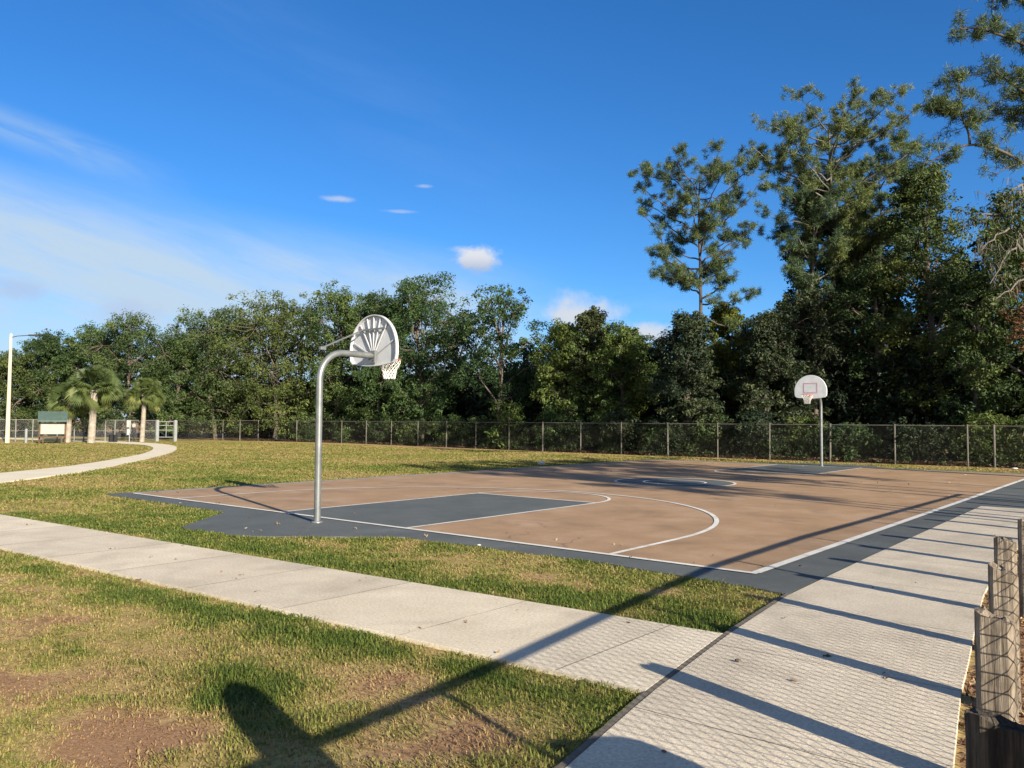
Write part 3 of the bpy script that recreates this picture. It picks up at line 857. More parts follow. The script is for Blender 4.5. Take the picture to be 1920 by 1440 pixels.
def pine_limb(r, tb, tufts, p, q, r0, ntw=7, spread=1.0, sag=-.05, dens=1.0):
    bp = branch_pts(r, p, q, 8, .08, sag)
    tb.tube(bp, np.linspace(r0, r0 * .3, 8), 6, caps=False)
    L = np.linalg.norm(np.array(q) - np.array(p))
    for k in range(ntw):
        t = r.uniform(.35, 1.0); i = t * 7; i0 = min(6, int(i)); s = bp[i0] + (bp[i0 + 1] - bp[i0]) * (i - i0)
        e = s + rand_dir(r, 1)[0] * np.array([1, 1, .6]) * spread * r.uniform(.5, 1.1) + np.array([0, 0, .22 * spread])
        tb.tube(branch_pts(r, s, e, 4, .12), np.linspace(r0 * .25, .010, 4), 4, caps=False)
        m = max(2, int(r.integers(3, 7) * dens))
        for j in range(m):
            tufts.append(s + (e - s) * r.uniform(.45, 1.1) + rand_dir(r, 1)[0] * .24 * spread)
    for j in range(3): tufts.append(np.array(q) + rand_dir(r, 1)[0] * .2)

def pine(x, y, H, R, bare, label, seed, limbs=26, trunk=.19, ntw=8, group='tall pines above the woods', lean=(0, 0), extra=(), tint=.5, L=.23, per=52, w=.011, spread=1.0, bark='pinebark'):
    r = np.random.default_rng(seed)
    root = empty('pine_tree', (x, y, 0), label, 'pine tree', group)
    tb = MB(); cb = MB(); tufts = []
    tp = branch_pts(r, (0, 0, -.2), (lean[0], lean[1], H * .90), 14, .012)
    tr = np.linspace(trunk, trunk * .18, 14); tb.tube(tp, tr, 9)
    for i in range(limbs):
        t = (i + .5) / limbs; z = bare + (H * .90 - bare) * t
        k = z / (H * .90) * 13; k0 = min(12, int(k)); s = tp[k0] + (tp[k0 + 1] - tp[k0]) * (k - k0)
        prof = math.sin(math.pi * (.12 + .52 * t)) ** .9
        ph = i * 2.399 + r.uniform(-.5, .5)
        L_ = R * prof * r.uniform(.6, 1.08)
        q = s + np.array([math.cos(ph) * L_, math.sin(ph) * L_, L_ * r.uniform(.25, .85)])
        q[2] = min(q[2], H - .05 - .16 * H * (L_ / R) ** 2 * .6)
        pine_limb(r, tb, tufts, s, q, trunk * .30 * (1 - .5 * t) + .012, ntw, spread)
    for (p, q, n_) in extra: pine_limb(r, tb, tufts, p, q, .06, n_, spread)
    for j in range(10): tufts.append(tp[-1] + rand_dir(r, 1)[0] * .5)
    tufts = np.array(tufts)
    needles(cb, r, tufts, np.clip(tint + r.normal(0, .18, len(tufts)), 0, 1), per, L, w)
    tb.build('trunk', M[bark], root, True); cb.build('crown', M['needles'], root, attr='tint')
    return root

# --- front row of broadleaf trees, left to right: photo column, top row, width, distance, crown base, material, options
W_ = 'woods'
FRONT = [
 (15, 660, 150, 79, .8, 'leaf_oak', dict(tint=.45), 'low olive tree at the far left edge, behind the pale lamp pole'),
 (85, 628, 130, 82, 1.0, 'leaf_oak', dict(tint=.5), 'small-topped olive tree right of the lamp pole, above the green kiosk roof'),
 (170, 618, 140, 84, 1.2, 'leaf_green', dict(tint=.38), 'mid green tree rising behind the middle palm'),
 (245, 592, 170, 82, 1.2, 'leaf_oak', dict(tint=.5), 'domed olive tree above the right-hand palm'),
 (330, 640, 110, 76, 1.0, 'leaf_green', dict(tint=.55), 'bright green bushy tree between the domed tree and the broad oak'),
 (405, 582, 245, 77, 1.0, 'leaf_oak', dict(tint=.55, lobes=15), 'broad spreading oak with brownish top left of the near hoop'),
 (515, 556, 250, 75, 1.1, 'leaf_oak', dict(tint=.48, lobes=15), 'wide olive brown oak just left of the near hoop pole'),
 (628, 537, 175, 72, 1.4, 'leaf_green', dict(tint=.5, lobes=12), 'upright green tree right behind the near hoop pole and arm'),
 (705, 552, 130, 70, 1.4, 'leaf_green', dict(tint=.42), 'narrow dark green tree behind the fan backboard'),
 (790, 522, 200, 66, 2.0, 'leaf_green', dict(tint=.52, lobes=15), 'tallest rounded green tree of the middle, right of the near backboard'),
 (935, 540, 165, 58, 3.0, 'leaf_green', dict(tint=.45, lobes=12, gap=1.35, clumps=20), 'open airy tree with sky showing through its crown'),
 (1060, 608, 130, 55, .8, 'leaf_green', dict(tint=.72), 'yellowish green tree right of the airy one'),
 (1110, 585, 90, 54, 1.0, 'leaf_dark', dict(tint=.6), 'small pointed dark green tree top above the yellowish tree'),
 (1165, 612, 140, 52, .6, 'leaf_green', dict(tint=.42), 'low bushy green tree left of the lone pine'),
 (1290, 590, 120, 46.8, .4, 'leaf_dark', dict(tint=.6), 'dark bluish bushy tree at the foot of the lone pine'),
 (1362, 576, 105, 51, 1.8, 'leaf_yellow', dict(tint=.45, gap=1.2), 'bright yellow green tree right of the lone pine trunk'),
 (1440, 596, 130, 46, .5, 'leaf_dark', dict(tint=.55), 'dark tree between the lone pine and the far hoop'),
 (1530, 548, 150, 46.5, .5, 'leaf_dark', dict(tint=.5), 'dark tree straight behind the far hoop backboard'),
 (1530, 335, 105, 50.5, .5, 'leaf_dark', dict(tint=.62, lobes=18), 'tall narrow dark tree clinging round the twin pine trunks'),
 (1605, 400, 110, 50, .5, 'leaf_vine', dict(tint=.4, lobes=16), 'dark leafy tree between the tallest pine and the vine-wrapped tree'),
 (1640, 500, 150, 46, .5, 'leaf_vine', dict(tint=.45), 'dark vine-hung tree right of the far hoop'),
 (1735, 306, 170, 45, .5, 'leaf_vine', dict(tint=.5, lobes=24, clumps=32), 'tall tree wrapped in dark green vines, right of the double-trunk pine'),
 (1835, 520, 150, 41, .5, 'leaf_vine', dict(tint=.55, lobes=13), 'yellow-tinged vine thicket tree near the right edge of the woods'),
 (1930, 440, 190, 40, .6, 'leaf_oak', dict(tint=.45, lobes=14), 'olive tree cut off by the right photo edge above the brown dead leaves'),
]
for i, (px, top, wd, d, base, mt, kw, lab) in enumerate(FRONT):
    x, y = at(px, d)
    broadleaf(x, y, hgt(px, top, d) + .2, wd * d / FPX / 2 * 1.18, base, lab, M[mt], 100 + i, leaf=.125 + .0010 * d, **kw)

# --- second row, further back, closing the gaps
BACK = [(40, 672, 92), (130, 655, 94), (215, 640, 95), (300, 650, 90), (372, 612, 88), (455, 585, 87), (565, 575, 84), (668, 570, 81), (745, 560, 78), (850, 585, 72),
        (1010, 640, 66), (1120, 640, 63), (1215, 640, 59), (1320, 640, 58), (1405, 625, 56), (1490, 560, 55), (1590, 470, 56), (1685, 400, 54), (1790, 480, 51), (1880, 420, 50), (1990, 380, 50)]
bl = ['behind the first row at the far left edge', 'behind the left palm', 'behind the domed tree', 'filling the dip right of the domed tree', 'behind the left flank of the broad oak',
      'between the two oaks, further back', 'behind the near hoop pole, further back', 'behind the fan backboard, further back', 'in the gap left of the tallest middle tree', 'below the gap right of the tallest middle tree',
      'under the airy tree, further back', 'behind the yellowish tree', 'in the low dip left of the lone pine', 'behind the lone pine trunk', 'behind the bright yellow green tree',
      'at the foot of the double-trunk pine', 'behind the double-trunk pine, half hidden', 'between the double-trunk pine and the vine-wrapped tree', 'right behind the vine-wrapped tree', 'below the hanging pine boughs at the right', 'beyond the right photo edge']
for i, (px, top, d) in enumerate(BACK):
    x, y = at(px, d)
    dk = px > 1180
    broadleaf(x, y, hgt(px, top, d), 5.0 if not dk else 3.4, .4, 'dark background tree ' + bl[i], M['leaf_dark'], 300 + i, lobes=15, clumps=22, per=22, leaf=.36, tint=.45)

# --- pines
x, y = at(1314, 49.5)
pine(x, y, hgt(1312, 262, 49.5), 4.1, 9.6, 'slender lone pine with an open rounded crown, clear of the woods', 51, limbs=30, trunk=.19, ntw=8, tint=.45,
     extra=[((0, 0, 8.6), tuple(CR * 3.4 + [0, 0, 7.4]), 9), ((0, 0, 9.2), tuple(CR * 3.6 + [0, 0, 9.9]), 9), ((0, 0, 10.2), tuple(-CR * 2.9 + [0, 0, 11.2]), 9), ((0, 0, 10.6), tuple(-CR * 3.7 + [0, 0, 15.0]), 5)])
x, y = at(1562, 49)
pine(x, y, hgt(1565, 150, 49), 5.2, 10.5, 'tallest pine with pale trunk and wide swept crown above the far hoop', 53, limbs=44, trunk=.22, ntw=9, tint=.55, bark='deadwood',
     extra=[((0, 0, 8.5), tuple(-CR * 3.6 + [0, 0, 8.4]), 2)])
x, y = at(1508, 48)
pine(x, y, hgt(1515, 330, 48), 2.6, 9.0, 'thinner leaning pine trunk just left of the tallest pine', 54, limbs=16, trunk=.17, ntw=7, lean=(.6, .3), tint=.4, bark='deadwood')
x, y = at(1655, 50)
pine(x, y, hgt(1660, 235, 50), 3.4, 11, 'pine crown joining the right flank of the tallest pine', 57, limbs=24, trunk=.17, ntw=8, tint=.5)
x, y = at(1600, 51)
pine(x, y, hgt(1605, 420, 51), 1.6, 8.5, 'short bare-stemmed pine right of the tallest pine trunk', 58, limbs=10, trunk=.13, ntw=5, tint=.4)

# closer pine whose boughs hang in at the upper right
px0 = at(2090, 27)
def lat(px, py, d):                           # a point over the ground, relative to this pine
    p = at(px, d); return np.array([p[0] - px0[0], p[1] - px0[1], hgt(px, py, d)])
r = np.random.default_rng(61)
root = empty('pine_tree', (px0[0], px0[1], 0), 'nearer pine outside the frame whose dark boughs hang in at the upper right', 'pine tree', 'tall pines above the woods')
tb = MB(); cb = MB(); tf = []
tb.tube(branch_pts(r, (0, 0, -.2), (.3, .2, 21), 12, .012), np.linspace(.28, .06, 12), 10)
def poly_limb(P, r0, r1, tw, spread=.8, dens=.8):
    P = np.array(P); t = np.linspace(0, 1, len(P)); tt = np.linspace(0, 1, 16)
    Q = np.stack([np.interp(tt, t, P[:, k]) for k in range(3)], 1)
    for _ in range(2): Q[1:-1] = .25 * Q[:-2] + .5 * Q[1:-1] + .25 * Q[2:]
    tb.tube(Q, np.linspace(r0, r1, 16), 7, caps=False)
    for k in range(tw):
        s = Q[r.integers(5, 16)]
        e = s + rand_dir(r, 1)[0] * np.array([1, 1, .8]) * spread * r.uniform(.4, 1.0) + [0, 0, .15]
        tb.tube(branch_pts(r, s, e, 4, .12), [.016, .012, .009, .007], 4, caps=False)
        for j in range(int(r.integers(3, 6) * dens) + 1): tf.append(s + (e - s) * r.uniform(.5, 1.1) + rand_dir(r, 1)[0] * .14)
    tf.append(Q[-1])
poly_limb([(0, 0, 9.6), lat(1960, 320, 27), lat(1915, 288, 26.5), lat(1868, 264, 26), lat(1815, 262, 26), lat(1780, 283, 26), lat(1745, 300, 26.2)], .065, .02, 20, .7, 1.1)
poly_limb([lat(1829, 262, 26), lat(1828, 240, 26), lat(1812, 205, 26), lat(1813, 155, 26), lat(1805, 125, 26)], .045, .015, 26, .75, 1.0)
poly_limb([lat(1812, 205, 26), lat(1780, 195, 26.1), lat(1745, 196, 26.2)], .025, .01, 14, .45, 1.0)
poly_limb([(0, 0, 11.5), lat(1970, 190, 27), lat(1920, 150, 27), lat(1875, 120, 27)], .09, .02, 34, 1.0, 1.1)
poly_limb([(0, 0, 12.0), lat(1980, 90, 27), lat(1920, 60, 26.5), lat(1850, 35, 26.5), lat(1815, 38, 26.5)], .08, .015, 26, .75, 1.1)
poly_limb([(0, 0, 11.0), lat(1990, 230, 28), lat(1930, 200, 28), lat(1880, 205, 28)], .08, .015, 26, .9, 1.0)
poly_limb([(0, 0, 9.0), lat(1970, 300, 27), lat(1915, 300, 26.5), lat(1870, 325, 26.5)], .05, .012, 8, .5, .6)
poly_limb([(0, 0, 12.4), lat(1990, 20, 27), lat(1930, -20, 27), lat(1870, -30, 27)], .08, .02, 24, .9, 1.0)
for k in range(14):                            # the rest of its crown, out of frame
    z = 10 + k * .75; ph = k * 2.4
    pine_limb(r, tb, tf, (0, 0, z), (3.0 * math.cos(ph) * .5 + 2.0, 3.0 * math.sin(ph) * .5 - 1.2, z + 1.2), .06, 8)
tf = np.array(tf); needles(cb, r, tf, np.clip(.35 + r.normal(0, .16, len(tf)), 0, 1), 26, .19, .009)
tb.build('trunk', M['pinebark'], root, True); cb.build('crown', M['needles'], root, attr='tint')

# half-bare mossy tree at the right
x0 = at(1955, 37)
root = empty('mossy_tree', (x0[0], x0[1], 0), 'half-bare tree with bleached branches and grey hanging moss at the right edge', 'tree', 'trees of the woods behind the fence')
r = np.random.default_rng(77); tb = MB(); cb = MB(); ms = MB(); dl = MB()
def lat2(px, py, d):
    p = at(px, d); return np.array([p[0] - x0[0], p[1] - x0[1], hgt(px, py, d)])
tb.tube(branch_pts(r, (0, 0, -.2), lat2(1950, 330, 37), 10, .03), np.linspace(.24, .08, 10), 9)
BR = [[(0, 0, 9.0), lat2(1925, 350, 37), lat2(1895, 385, 36.8), lat2(1850, 410, 36.5), lat2(1812, 425, 36.5)], [(0, 0, 8.0), lat2(1915, 420, 37), lat2(1875, 440, 36.5), lat2(1840, 470, 36.5)],
      [(0, 0, 7.4), lat2(1920, 450, 36.5), lat2(1890, 480, 36.3), lat2(1862, 530, 36.2)], [(0, 0, 9.6), lat2(1930, 340, 37), lat2(1905, 352, 37), lat2(1880, 372, 36.5)],
      [(0, 0, 5.2), lat2(1935, 515, 36), lat2(1905, 535, 35.8), lat2(1870, 562, 35.6)], [(0, 0, 8.4), lat2(1915, 395, 37), lat2(1868, 398, 36.5), lat2(1825, 395, 36.4)]]
CCs = []; mossp = []
for P in BR:
    P = np.array(P); t = np.linspace(0, 1, len(P)); tt = np.linspace(0, 1, 12)
    Q = np.stack([np.interp(tt, t, P[:, k]) for k in range(3)], 1); Q[1:-1] += r.normal(0, .05, (10, 3))
    tb.tube(Q, np.linspace(.08, .02, 12), 6, caps=False)
    for k in range(10):
        s = Q[r.integers(4, 12)]; e = s + rand_dir(r, 1)[0] * r.uniform(.4, 1.1)
        bp = branch_pts(r, s, e, 5, .1); tb.tube(bp, np.linspace(.02, .007, 5), 4, caps=False)
        if r.random() < .35: CCs.append(e)
        if r.random() < .65: mossp += [bp[2], bp[4]]
    mossp += [Q[k] for k in range(4, 12, 2)]
for k in range(130): CCs.append(lat2(r.uniform(1865, 1990), r.uniform(355, 540), r.uniform(36, 40)))
CCs = np.array(CCs)
leaves(cb, r, CCs, .45, 34, .2, np.clip(.45 + r.normal(0, .2, len(CCs)), 0, 1))
mossp = np.array(mossp); n = len(mossp) * 9
C = np.repeat(mossp, 9, 0) + r.normal(0, .12, (n, 3)) * [1, 1, .3]; Lm = r.uniform(.12, .55, n)
a = r.uniform(0, 6.28, n); s = np.stack([np.cos(a), np.sin(a), 0 * a], 1) * .011
lo = C + np.stack([r.normal(0, .08, n), r.normal(0, .08, n), -Lm], 1)
ms.add(np.stack([C - s, C + s, lo + s * .3, lo - s * .3], 1).reshape(-1, 3), np.arange(n)[:, None] * 4 + np.array([[0, 1, 2, 3]]), np.repeat(r.random(n), 4))
dc = np.array([lat2(r.normal(1908, 16), r.normal(592, 34), 36 + r.uniform(-.5, .8)) for k in range(15)])
leaves(dl, r, dc, .3, 34, .2, np.clip(.5 + r.normal(0, .2, len(dc)), 0, 1))
tb.build('trunk', M['deadwood'], root, True); cb.build('crown', M['leaf_oak'], root, attr='tint'); ms.build('moss', M['moss'], root, attr='tint'); dl.build('dead_foliage', M['deadleaf'], root, attr='tint')

# pines outside the frame on the right: their trunks and crowns shade the far court
OFF = [(24.5, 8.4, 14.5, 3.0), (23.0, 5.2, 13, 2.4), (26.5, 9.6, 15, 3.0), (28.0, 2.5, 16, 2.6), (29.5, 7.6, 16.5, 3.0), (31.0, 11.0, 17, 2.8), (34.0, 1.2, 18.5, 2.8)]
src = None
for i, (x, y, H, R) in enumerate(OFF):
    lab = 'pine beyond the right edge, known by its long shadow on the far court'
    if src is None or i % 3 == 0:
        src = pine(x, y, 16, 3.8, 9.4, lab, 400 + i, limbs=16, trunk=.17, ntw=5, group='pines out of frame that shade the court', per=14, w=.03); src.scale = (R / 3.8, R / 3.8, H / 16)
    else:
        c = copy_tree(src); c.location = (x, y, 0); c.scale = (R / 3.8, R / 3.8, H / 16); c.rotation_euler = (0, 0, i * 1.3)

# --- shrubs and vines right behind the far fence
SH = ['sprawling', 'upright', 'thin', 'dense', 'ragged', 'low', 'leggy']
def fence_y(x): return np.interp(x, [p[0] for p in FP[::-1]], [p[1] for p in FP[::-1]])
shr = [(8.2, 2.6, 'dark'), (5.4, 2.5, 'yellow'), (2.6, 2.0, 'dark'), (-.6, 1.9, 'vine'), (-2.9, 2.3, 'vine'), (-5.4, 2.6, 'dark'), (-8.1, 2.3, 'vine'), (-10.9, 2.2, 'green'), (-13.9, 2.5, 'dark'),
       (-16.8, 2.1, 'vine'), (-19.8, 2.7, 'green'), (-23.0, 3.2, 'yellow'), (-26.6, 2.2, 'vine'), (-30.2, 2.4, 'green'), (-34, 2.0, 'oak'), (-38.5, 2.3, 'oak'), (-43.5, 2.1, 'green'), (-47.5, 2.5, 'oak')]
sl = ['nearest the right photo edge, against the dark screen', 'yellow green and leafy, climbing the fence left of the right corner', 'between the right-hand fence posts, dark', 'just right of the far hoop pole',
      'olive, just left of the far hoop pole', 'dark, two bays left of the far hoop', 'viny, three bays left of the far hoop', 'green, above the centre circle', 'dark, left of the centre circle', 'viny, by the white rubbish',
      'green, below the airy tree', 'tall yellow green, in the sunlit middle of the fence', 'viny, right of the near backboard', 'green, below the near backboard', 'olive, just right of the near hoop pole',
      'olive, just left of the near hoop pole', 'green, below the wide oak', 'olive, at the left end of the long fence']
for i, (x, h, k) in enumerate(shr):
    broadleaf(x, fence_y(x) + 1.5 + .5 * math.sin(i * 2.1), h, 1.55, .05, 'fence shrub ' + sl[i], M['leaf_' + k], 500 + i, lobes=9, clumps=20, per=22, leaf=.17, tint=.42,
              trunk=.04, group='shrubs along the long fence', cat='shrub', name='shrub')

# --- undergrowth and far woods: uncountable dark mass
def mass(name, n, fx, fy, hz, leaf, mat, seed, per=16, tint=.35, rad=.7):
    r = np.random.default_rng(seed); u = r.random(n)
    X = fx(u, r); Y = fy(X, r); Zc = hz(X, r)
    b = MB(); leaves(b, r, np.stack([X, Y, Zc], 1), r.uniform(.5, 1.2, n) * rad, per, leaf, np.clip(tint + r.normal(0, .15, n), 0, 1), flat=.9)
    o = b.build(name, mat, attr='tint'); o['kind'] = 'stuff'; return o
def deep(X): return np.interp(X, [-75, -52, -40, -18, 22], [36, 37, 38.5, 35.6, 35.2])
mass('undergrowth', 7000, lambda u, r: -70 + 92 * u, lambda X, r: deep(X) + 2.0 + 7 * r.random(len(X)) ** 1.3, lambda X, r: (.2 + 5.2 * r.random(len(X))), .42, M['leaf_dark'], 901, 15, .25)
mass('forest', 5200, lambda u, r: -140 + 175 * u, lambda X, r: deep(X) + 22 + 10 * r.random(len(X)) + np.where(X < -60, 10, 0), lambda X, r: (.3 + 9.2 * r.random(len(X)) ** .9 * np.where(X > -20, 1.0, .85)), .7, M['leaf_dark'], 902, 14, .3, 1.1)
# creepers and dead leaves caught in the wire of the long fence
r = np.random.default_rng(910); n = 1100
X = -50 + 62 * r.random(n); Y = np.array([fence_y(x) for x in X]) + .12 + .15 * r.random(n)
keep = fbm(X * .5, X * 0 + 3.3, 44, 3) > .45
b = MB(); zc = .1 + 1.5 * r.random(n) ** 1.5
leaves(b, r, np.stack([X, Y, zc], 1)[keep], .22, 20, .12, np.clip(.4 + r.normal(0, .2, keep.sum()), 0, 1))
o = b.build('creepers', M['leaf_vine'], attr='tint'); o['kind'] = 'stuff'
b = MB(); X = -55 + 72 * r.random(900); Y = np.array([fence_y(x) for x in X]) + r.normal(.5, .35, 900)
leaves(b, r, np.stack([X, Y, .03 + .10 * r.random(900)], 1), .28, 14, .12, np.clip(.35 + r.normal(0, .25, 900), 0, 1), flat=.3)
o = b.build('leaf_litter', M['deadleaf'], attr='tint'); o['kind'] = 'stuff'

r = np.random.default_rng(930); n = 1500
Y = r.uniform(-9, 12, n); X = np.array([interp(WRr, y) for y in Y]) + .06 + r.random(n) ** 1.3 * 1.5
b = MB(); leaves(b, r, np.stack([X, Y, .0 + .018 * r.random(n)], 1), .10, 14, .045, np.clip(.45 + r.normal(0, .28, n), 0, 1), flat=.14, aspect=.4)
o = b.build('mulch', M['mulch'], attr='tint'); o['kind'] = 'stuff'
r = np.random.default_rng(940); n = 220
X = r.uniform(-9, 10.5, n); Y = np.where(r.random(n) < .5, r.uniform(-5.4, 1, n), r.uniform(14, 27, n))
b = MB(); leaves(b, r, np.stack([X, Y, np.full(n, .030)], 1), .10, 2, .05, r.random(n), flat=.05, aspect=.45)
o = b.build('fallen_leaves', M['mulch'], attr='tint'); o['kind'] = 'stuff'
# --- cabbage palms
def palm(px, d, ztop, rad, lab, seed, tr=.24, zt=None):
    r = np.random.default_rng(seed); x, y = at(px, d)
    root = empty('palm_tree', (x, y, 0), lab, 'palm tree', 'palms at the far left')
    tb = MB(); n = 22; t = np.linspace(0, 1, n); zt = zt or ztop - rad * .75
    P = np.stack([.12 * np.sin(t * 2), .05 * t, -.1 + (zt + .1) * t], 1)
    R_ = tr * (1.12 - .25 * t + .05 * (np.arange(n) % 2)) ; R_[-5:] *= 1.18
    tb.tube(P, R_, 12); tb.build('trunk', M['palmtrunk'], root)
    cb = MB(); top = P[-1]
    top = top + np.array([0, 0, rad * .12])
    for k in range(84):
        el = r.uniform(-.8, 1.4); ph = r.uniform(0, 6.28)
        dv = np.array([math.cos(ph) * math.cos(el), math.sin(ph) * math.cos(el), math.sin(el)])
        pl = rad * r.uniform(.45, .6); tip = top + dv * pl + [0, 0, -.12]
        cb.tube(branch_pts(r, top, tip, 4, .03, .08), [.022, .018, .014, .01], 4, caps=False)
        side = np.cross(dv, rand_dir(r, 1)[0]); side /= np.linalg.norm(side) + 1e-9; up = np.cross(side, dv)
        tn = np.clip(.5 + .3 * math.sin(el) * -1 + r.normal(0, .12), 0, 1)
        V = []; F = []
        for j in range(17):
            a = (j - 8) / 8 * 1.25; L = rad * .58 * (1 - .22 * abs(a)) * r.uniform(.9, 1.05)
            dd = dv * math.cos(a) + side * math.sin(a)
            wv = (side * math.cos(a) - dv * math.sin(a)) * .045
            m1 = tip + dd * L * .6 + up * .05; e = tip + dd * L + np.array([0, 0, -.30 * L])
            i0 = len(V); V += [tip, m1 - wv, e, m1 + wv]; F.append([i0, i0 + 1, i0 + 2, i0 + 3])
        cb.add(V, F, tn)
    cb.build('crown', M['palmleaf'], root, attr='tint')
    return root
palm(128, 64.5, 5.4, 1.75, 'leftmost palm, beside the green-roofed kiosk, with a short pale trunk', 71, .19, 3.2)
palm(172, 63, 6.4, 2.0, 'thickest palm of the three, in the middle, with yellow lower fronds', 72, .25, 4.1)
palm(267, 67.5, 5.2, 1.6, 'rightmost palm, with a bulged pale trunk, left of the gate posts', 73, .175, 3.9)

# ------------------------------------------------------------------ small things on the lawn
x, y = at(15, 62)
root = empty('lamp_pole', (x, y, 0), 'tall cream concrete lamp pole with a thin arm at the far left', 'lamp pole')
b = MB(); b.tube([(0, 0, -.1), (0, 0, 4), (0, 0, 8.35), (0, 0, 8.4)], [.165, .13, .10, .05], 14); b.build('pole', M['cream'], root, True)
hv = CR[:2] / np.linalg.norm(CR[:2])
b = MB(); b.tube([(0, 0, 8.1), (hv[0] * .5, hv[1] * .5, 8.22), (hv[0] * 1.4, hv[1] * 1.4, 8.28)], .03, 8); b.build('arm', M['fencedark'], root, True)
b = MB(); b.bevbox((hv[0] * 1.75, hv[1] * 1.75, 8.28), (.75, .28, .12), .03, math.atan2(hv[1], hv[0])); b.build('lamp_head', M['fencedark'], root)

x, y = at(99, 61)
rz = math.atan2(x - CAM[0], -(y - CAM[1]))
rz = math.atan2(-(x - CAM[0]), (y - CAM[1]))
root = empty('notice_kiosk', (x, y, 0), 'park notice kiosk with a green sloped roof over a white panel', 'kiosk', None, rz)
for sx in (-.85, .85):
    b = MB(); b.bevbox((sx, 0, 1.0), (.11, .11, 2.05), .012); b.build('timber_leg', M['browntimber'], root)
b = MB(); b.bevbox((0, -.02, 1.12), (1.58, .06, .82), .01); b.build('notice_panel', M['white'], root)
b = MB(); b.bevbox((0, -.30, .52), (1.7, .38, .07), .015)
for sx in (-.6, .6): b.box((sx, -.3, .25), (.08, .3, .48))
b.build('bench_ledge', M['browntimber'], root)
b = MB()
v = []
for sx in (-.98, .98): v += [(sx, -.55, 1.74), (sx, 0, 2.42), (sx, .55, 1.74), (sx, -.55, 1.64), (sx, 0, 2.32), (sx, .55, 1.64)]
b.add(v, [[0, 6, 7, 1], [1, 7, 8, 2], [3, 4, 10, 9], [4, 5, 11, 10], [0, 3, 9, 6], [2, 8, 11, 5], [0, 1, 4, 3], [1, 2, 5, 4], [6, 9, 10, 7], [7, 10, 11, 8]])
b.build('roof', M['greenroof'], root)

x, y = at(50, 62)
b = MB(); b.tube([(0, 0, -.1), (0, 0, 1.02), (0, 0, 1.08), (0, 0, 1.10)], [.095, .095, .08, .02], 14)
o = b.build('bollard', M['greypaint'], None, True); o.location = (x, y, 0); tag(o, 'pale waist-high bollard between the lamp pole and the kiosk', 'bollard')
x, y = at(213, 65)
root = empty('litter_bin', (x, y, 0), 'black twin litter bin on the grass between the middle and right palms', 'litter bin')
for s in (-1, 1):
    b = MB(); b.bevbox((s * .16, s * .1, .26), (.27, .27, .5), .03); bd = b.build('bin_body', M['black'], root)
    b = MB(); b.bevbox((s * .16, s * .1, .57), (.29, .29, .11), .04); b.build('lid', M['black'], bd)
x, y = at(243, 65.5)
root = empty('waste_bag_station', (x, y, 0), 'slim grey post with a white top plate, left of the right-hand palm', 'bag station')
b = MB(); b.tube([(.06, 0, -.1), (0, 0, 1.7)], .05, 8); b.build('post', M['greypaint'], root)
b = MB(); b.bevbox((0, -.07, 1.50), (.30, .04, .55), .02, rz); b.build('plate', M['white'], root)
b = MB(); b.bevbox((.02, -.1, .85), (.26, .18, .5), .03, rz); b.build('dispenser', M['galv'], root)
x, y = at(252, 66.2)
root = empty('park_sign', (x, y, 0), 'small round white sign over a black box beside the slim grey post', 'sign')
b = MB(); b.tube([(0, 0, -.1), (0, 0, 1.5)], .035, 8); b.build('post', M['black'], root)
fw = np.array([-CF[0], -CF[1], 0]); fw /= np.linalg.norm(fw)
b = MB(); b.tube([np.array([0, 0, 1.36]) + fw * .04, np.array([0, 0, 1.36]) + fw * .07], .16, 18); b.build('sign_plate', M['white'], root)
b = MB(); b.bevbox((0, 0, .95), (.28, .2, .36), .03, rz); b.build('box', M['black'], root)

def rubbish(px, py, size, lab, seed):
    r = np.random.default_rng(seed); x, y = gp(px, py); b = MB()
    th = np.linspace(0, 2 * np.pi, 11)[:-1]; V = []; nz = 5
    for k in range(nz):
        q = math.sin(math.pi * (k + .6) / (nz + .2))
        for a in th: V.append((size[0] * q * math.cos(a) * r.uniform(.75, 1.15), size[1] * q * math.sin(a) * r.uniform(.75, 1.15), size[2] * k / (nz - 1)))
    V.append((0, 0, size[2] * 1.05)); n = len(th)
    F = [[k * n + j, k * n + (j + 1) % n, (k + 1) * n + (j + 1) % n, (k + 1) * n + j] for k in range(nz - 1) for j in range(n)]
    F += [[(nz - 1) * n + j, (nz - 1) * n + (j + 1) % n, nz * n, nz * n] for j in range(n)]
    b.add(V, F); o = b.build('rubbish', M['litter']); o.location = (x, y, .012); o.rotation_euler = (0, 0, rz)
    tag(o, lab, 'rubbish')
rubbish(1015, 873, (.17, .12, .19), 'crumpled white bag on the far grass edge of the court', 5)
rubbish(1903, 880, (.22, .09, .06), 'pale discarded wrapper lying by the fence foot at the right', 6)
rubbish(1809, 891, (.07, .05, .02), 'scrap of white paper on the far court line at the right', 7)
rubbish(898, 1025, (.035, .03, .025), 'white scrap at the grass edge in front of the slate border', 8)
for i, (px, py, s) in enumerate([(1384, 1247, .02), (1245, 1420, .012)]):
    x, y = gp(px, py); b = MB(); th = np.linspace(0, 2 * np.pi, 8)[:-1]
    b.tube([(0, 0, .0), (0, 0, s * .6), (0, 0, s)], [s, s * .9, s * .2], 7); o = b.build('pebble', M['bark']); o.location = (x, y, .03); o.scale = (1.4, .8, 1)
    tag(o, ['small dark clod on the walkway between the post shadows', 'tiny dark pebble on the walkway near the bottom edge'][i], 'pebble')

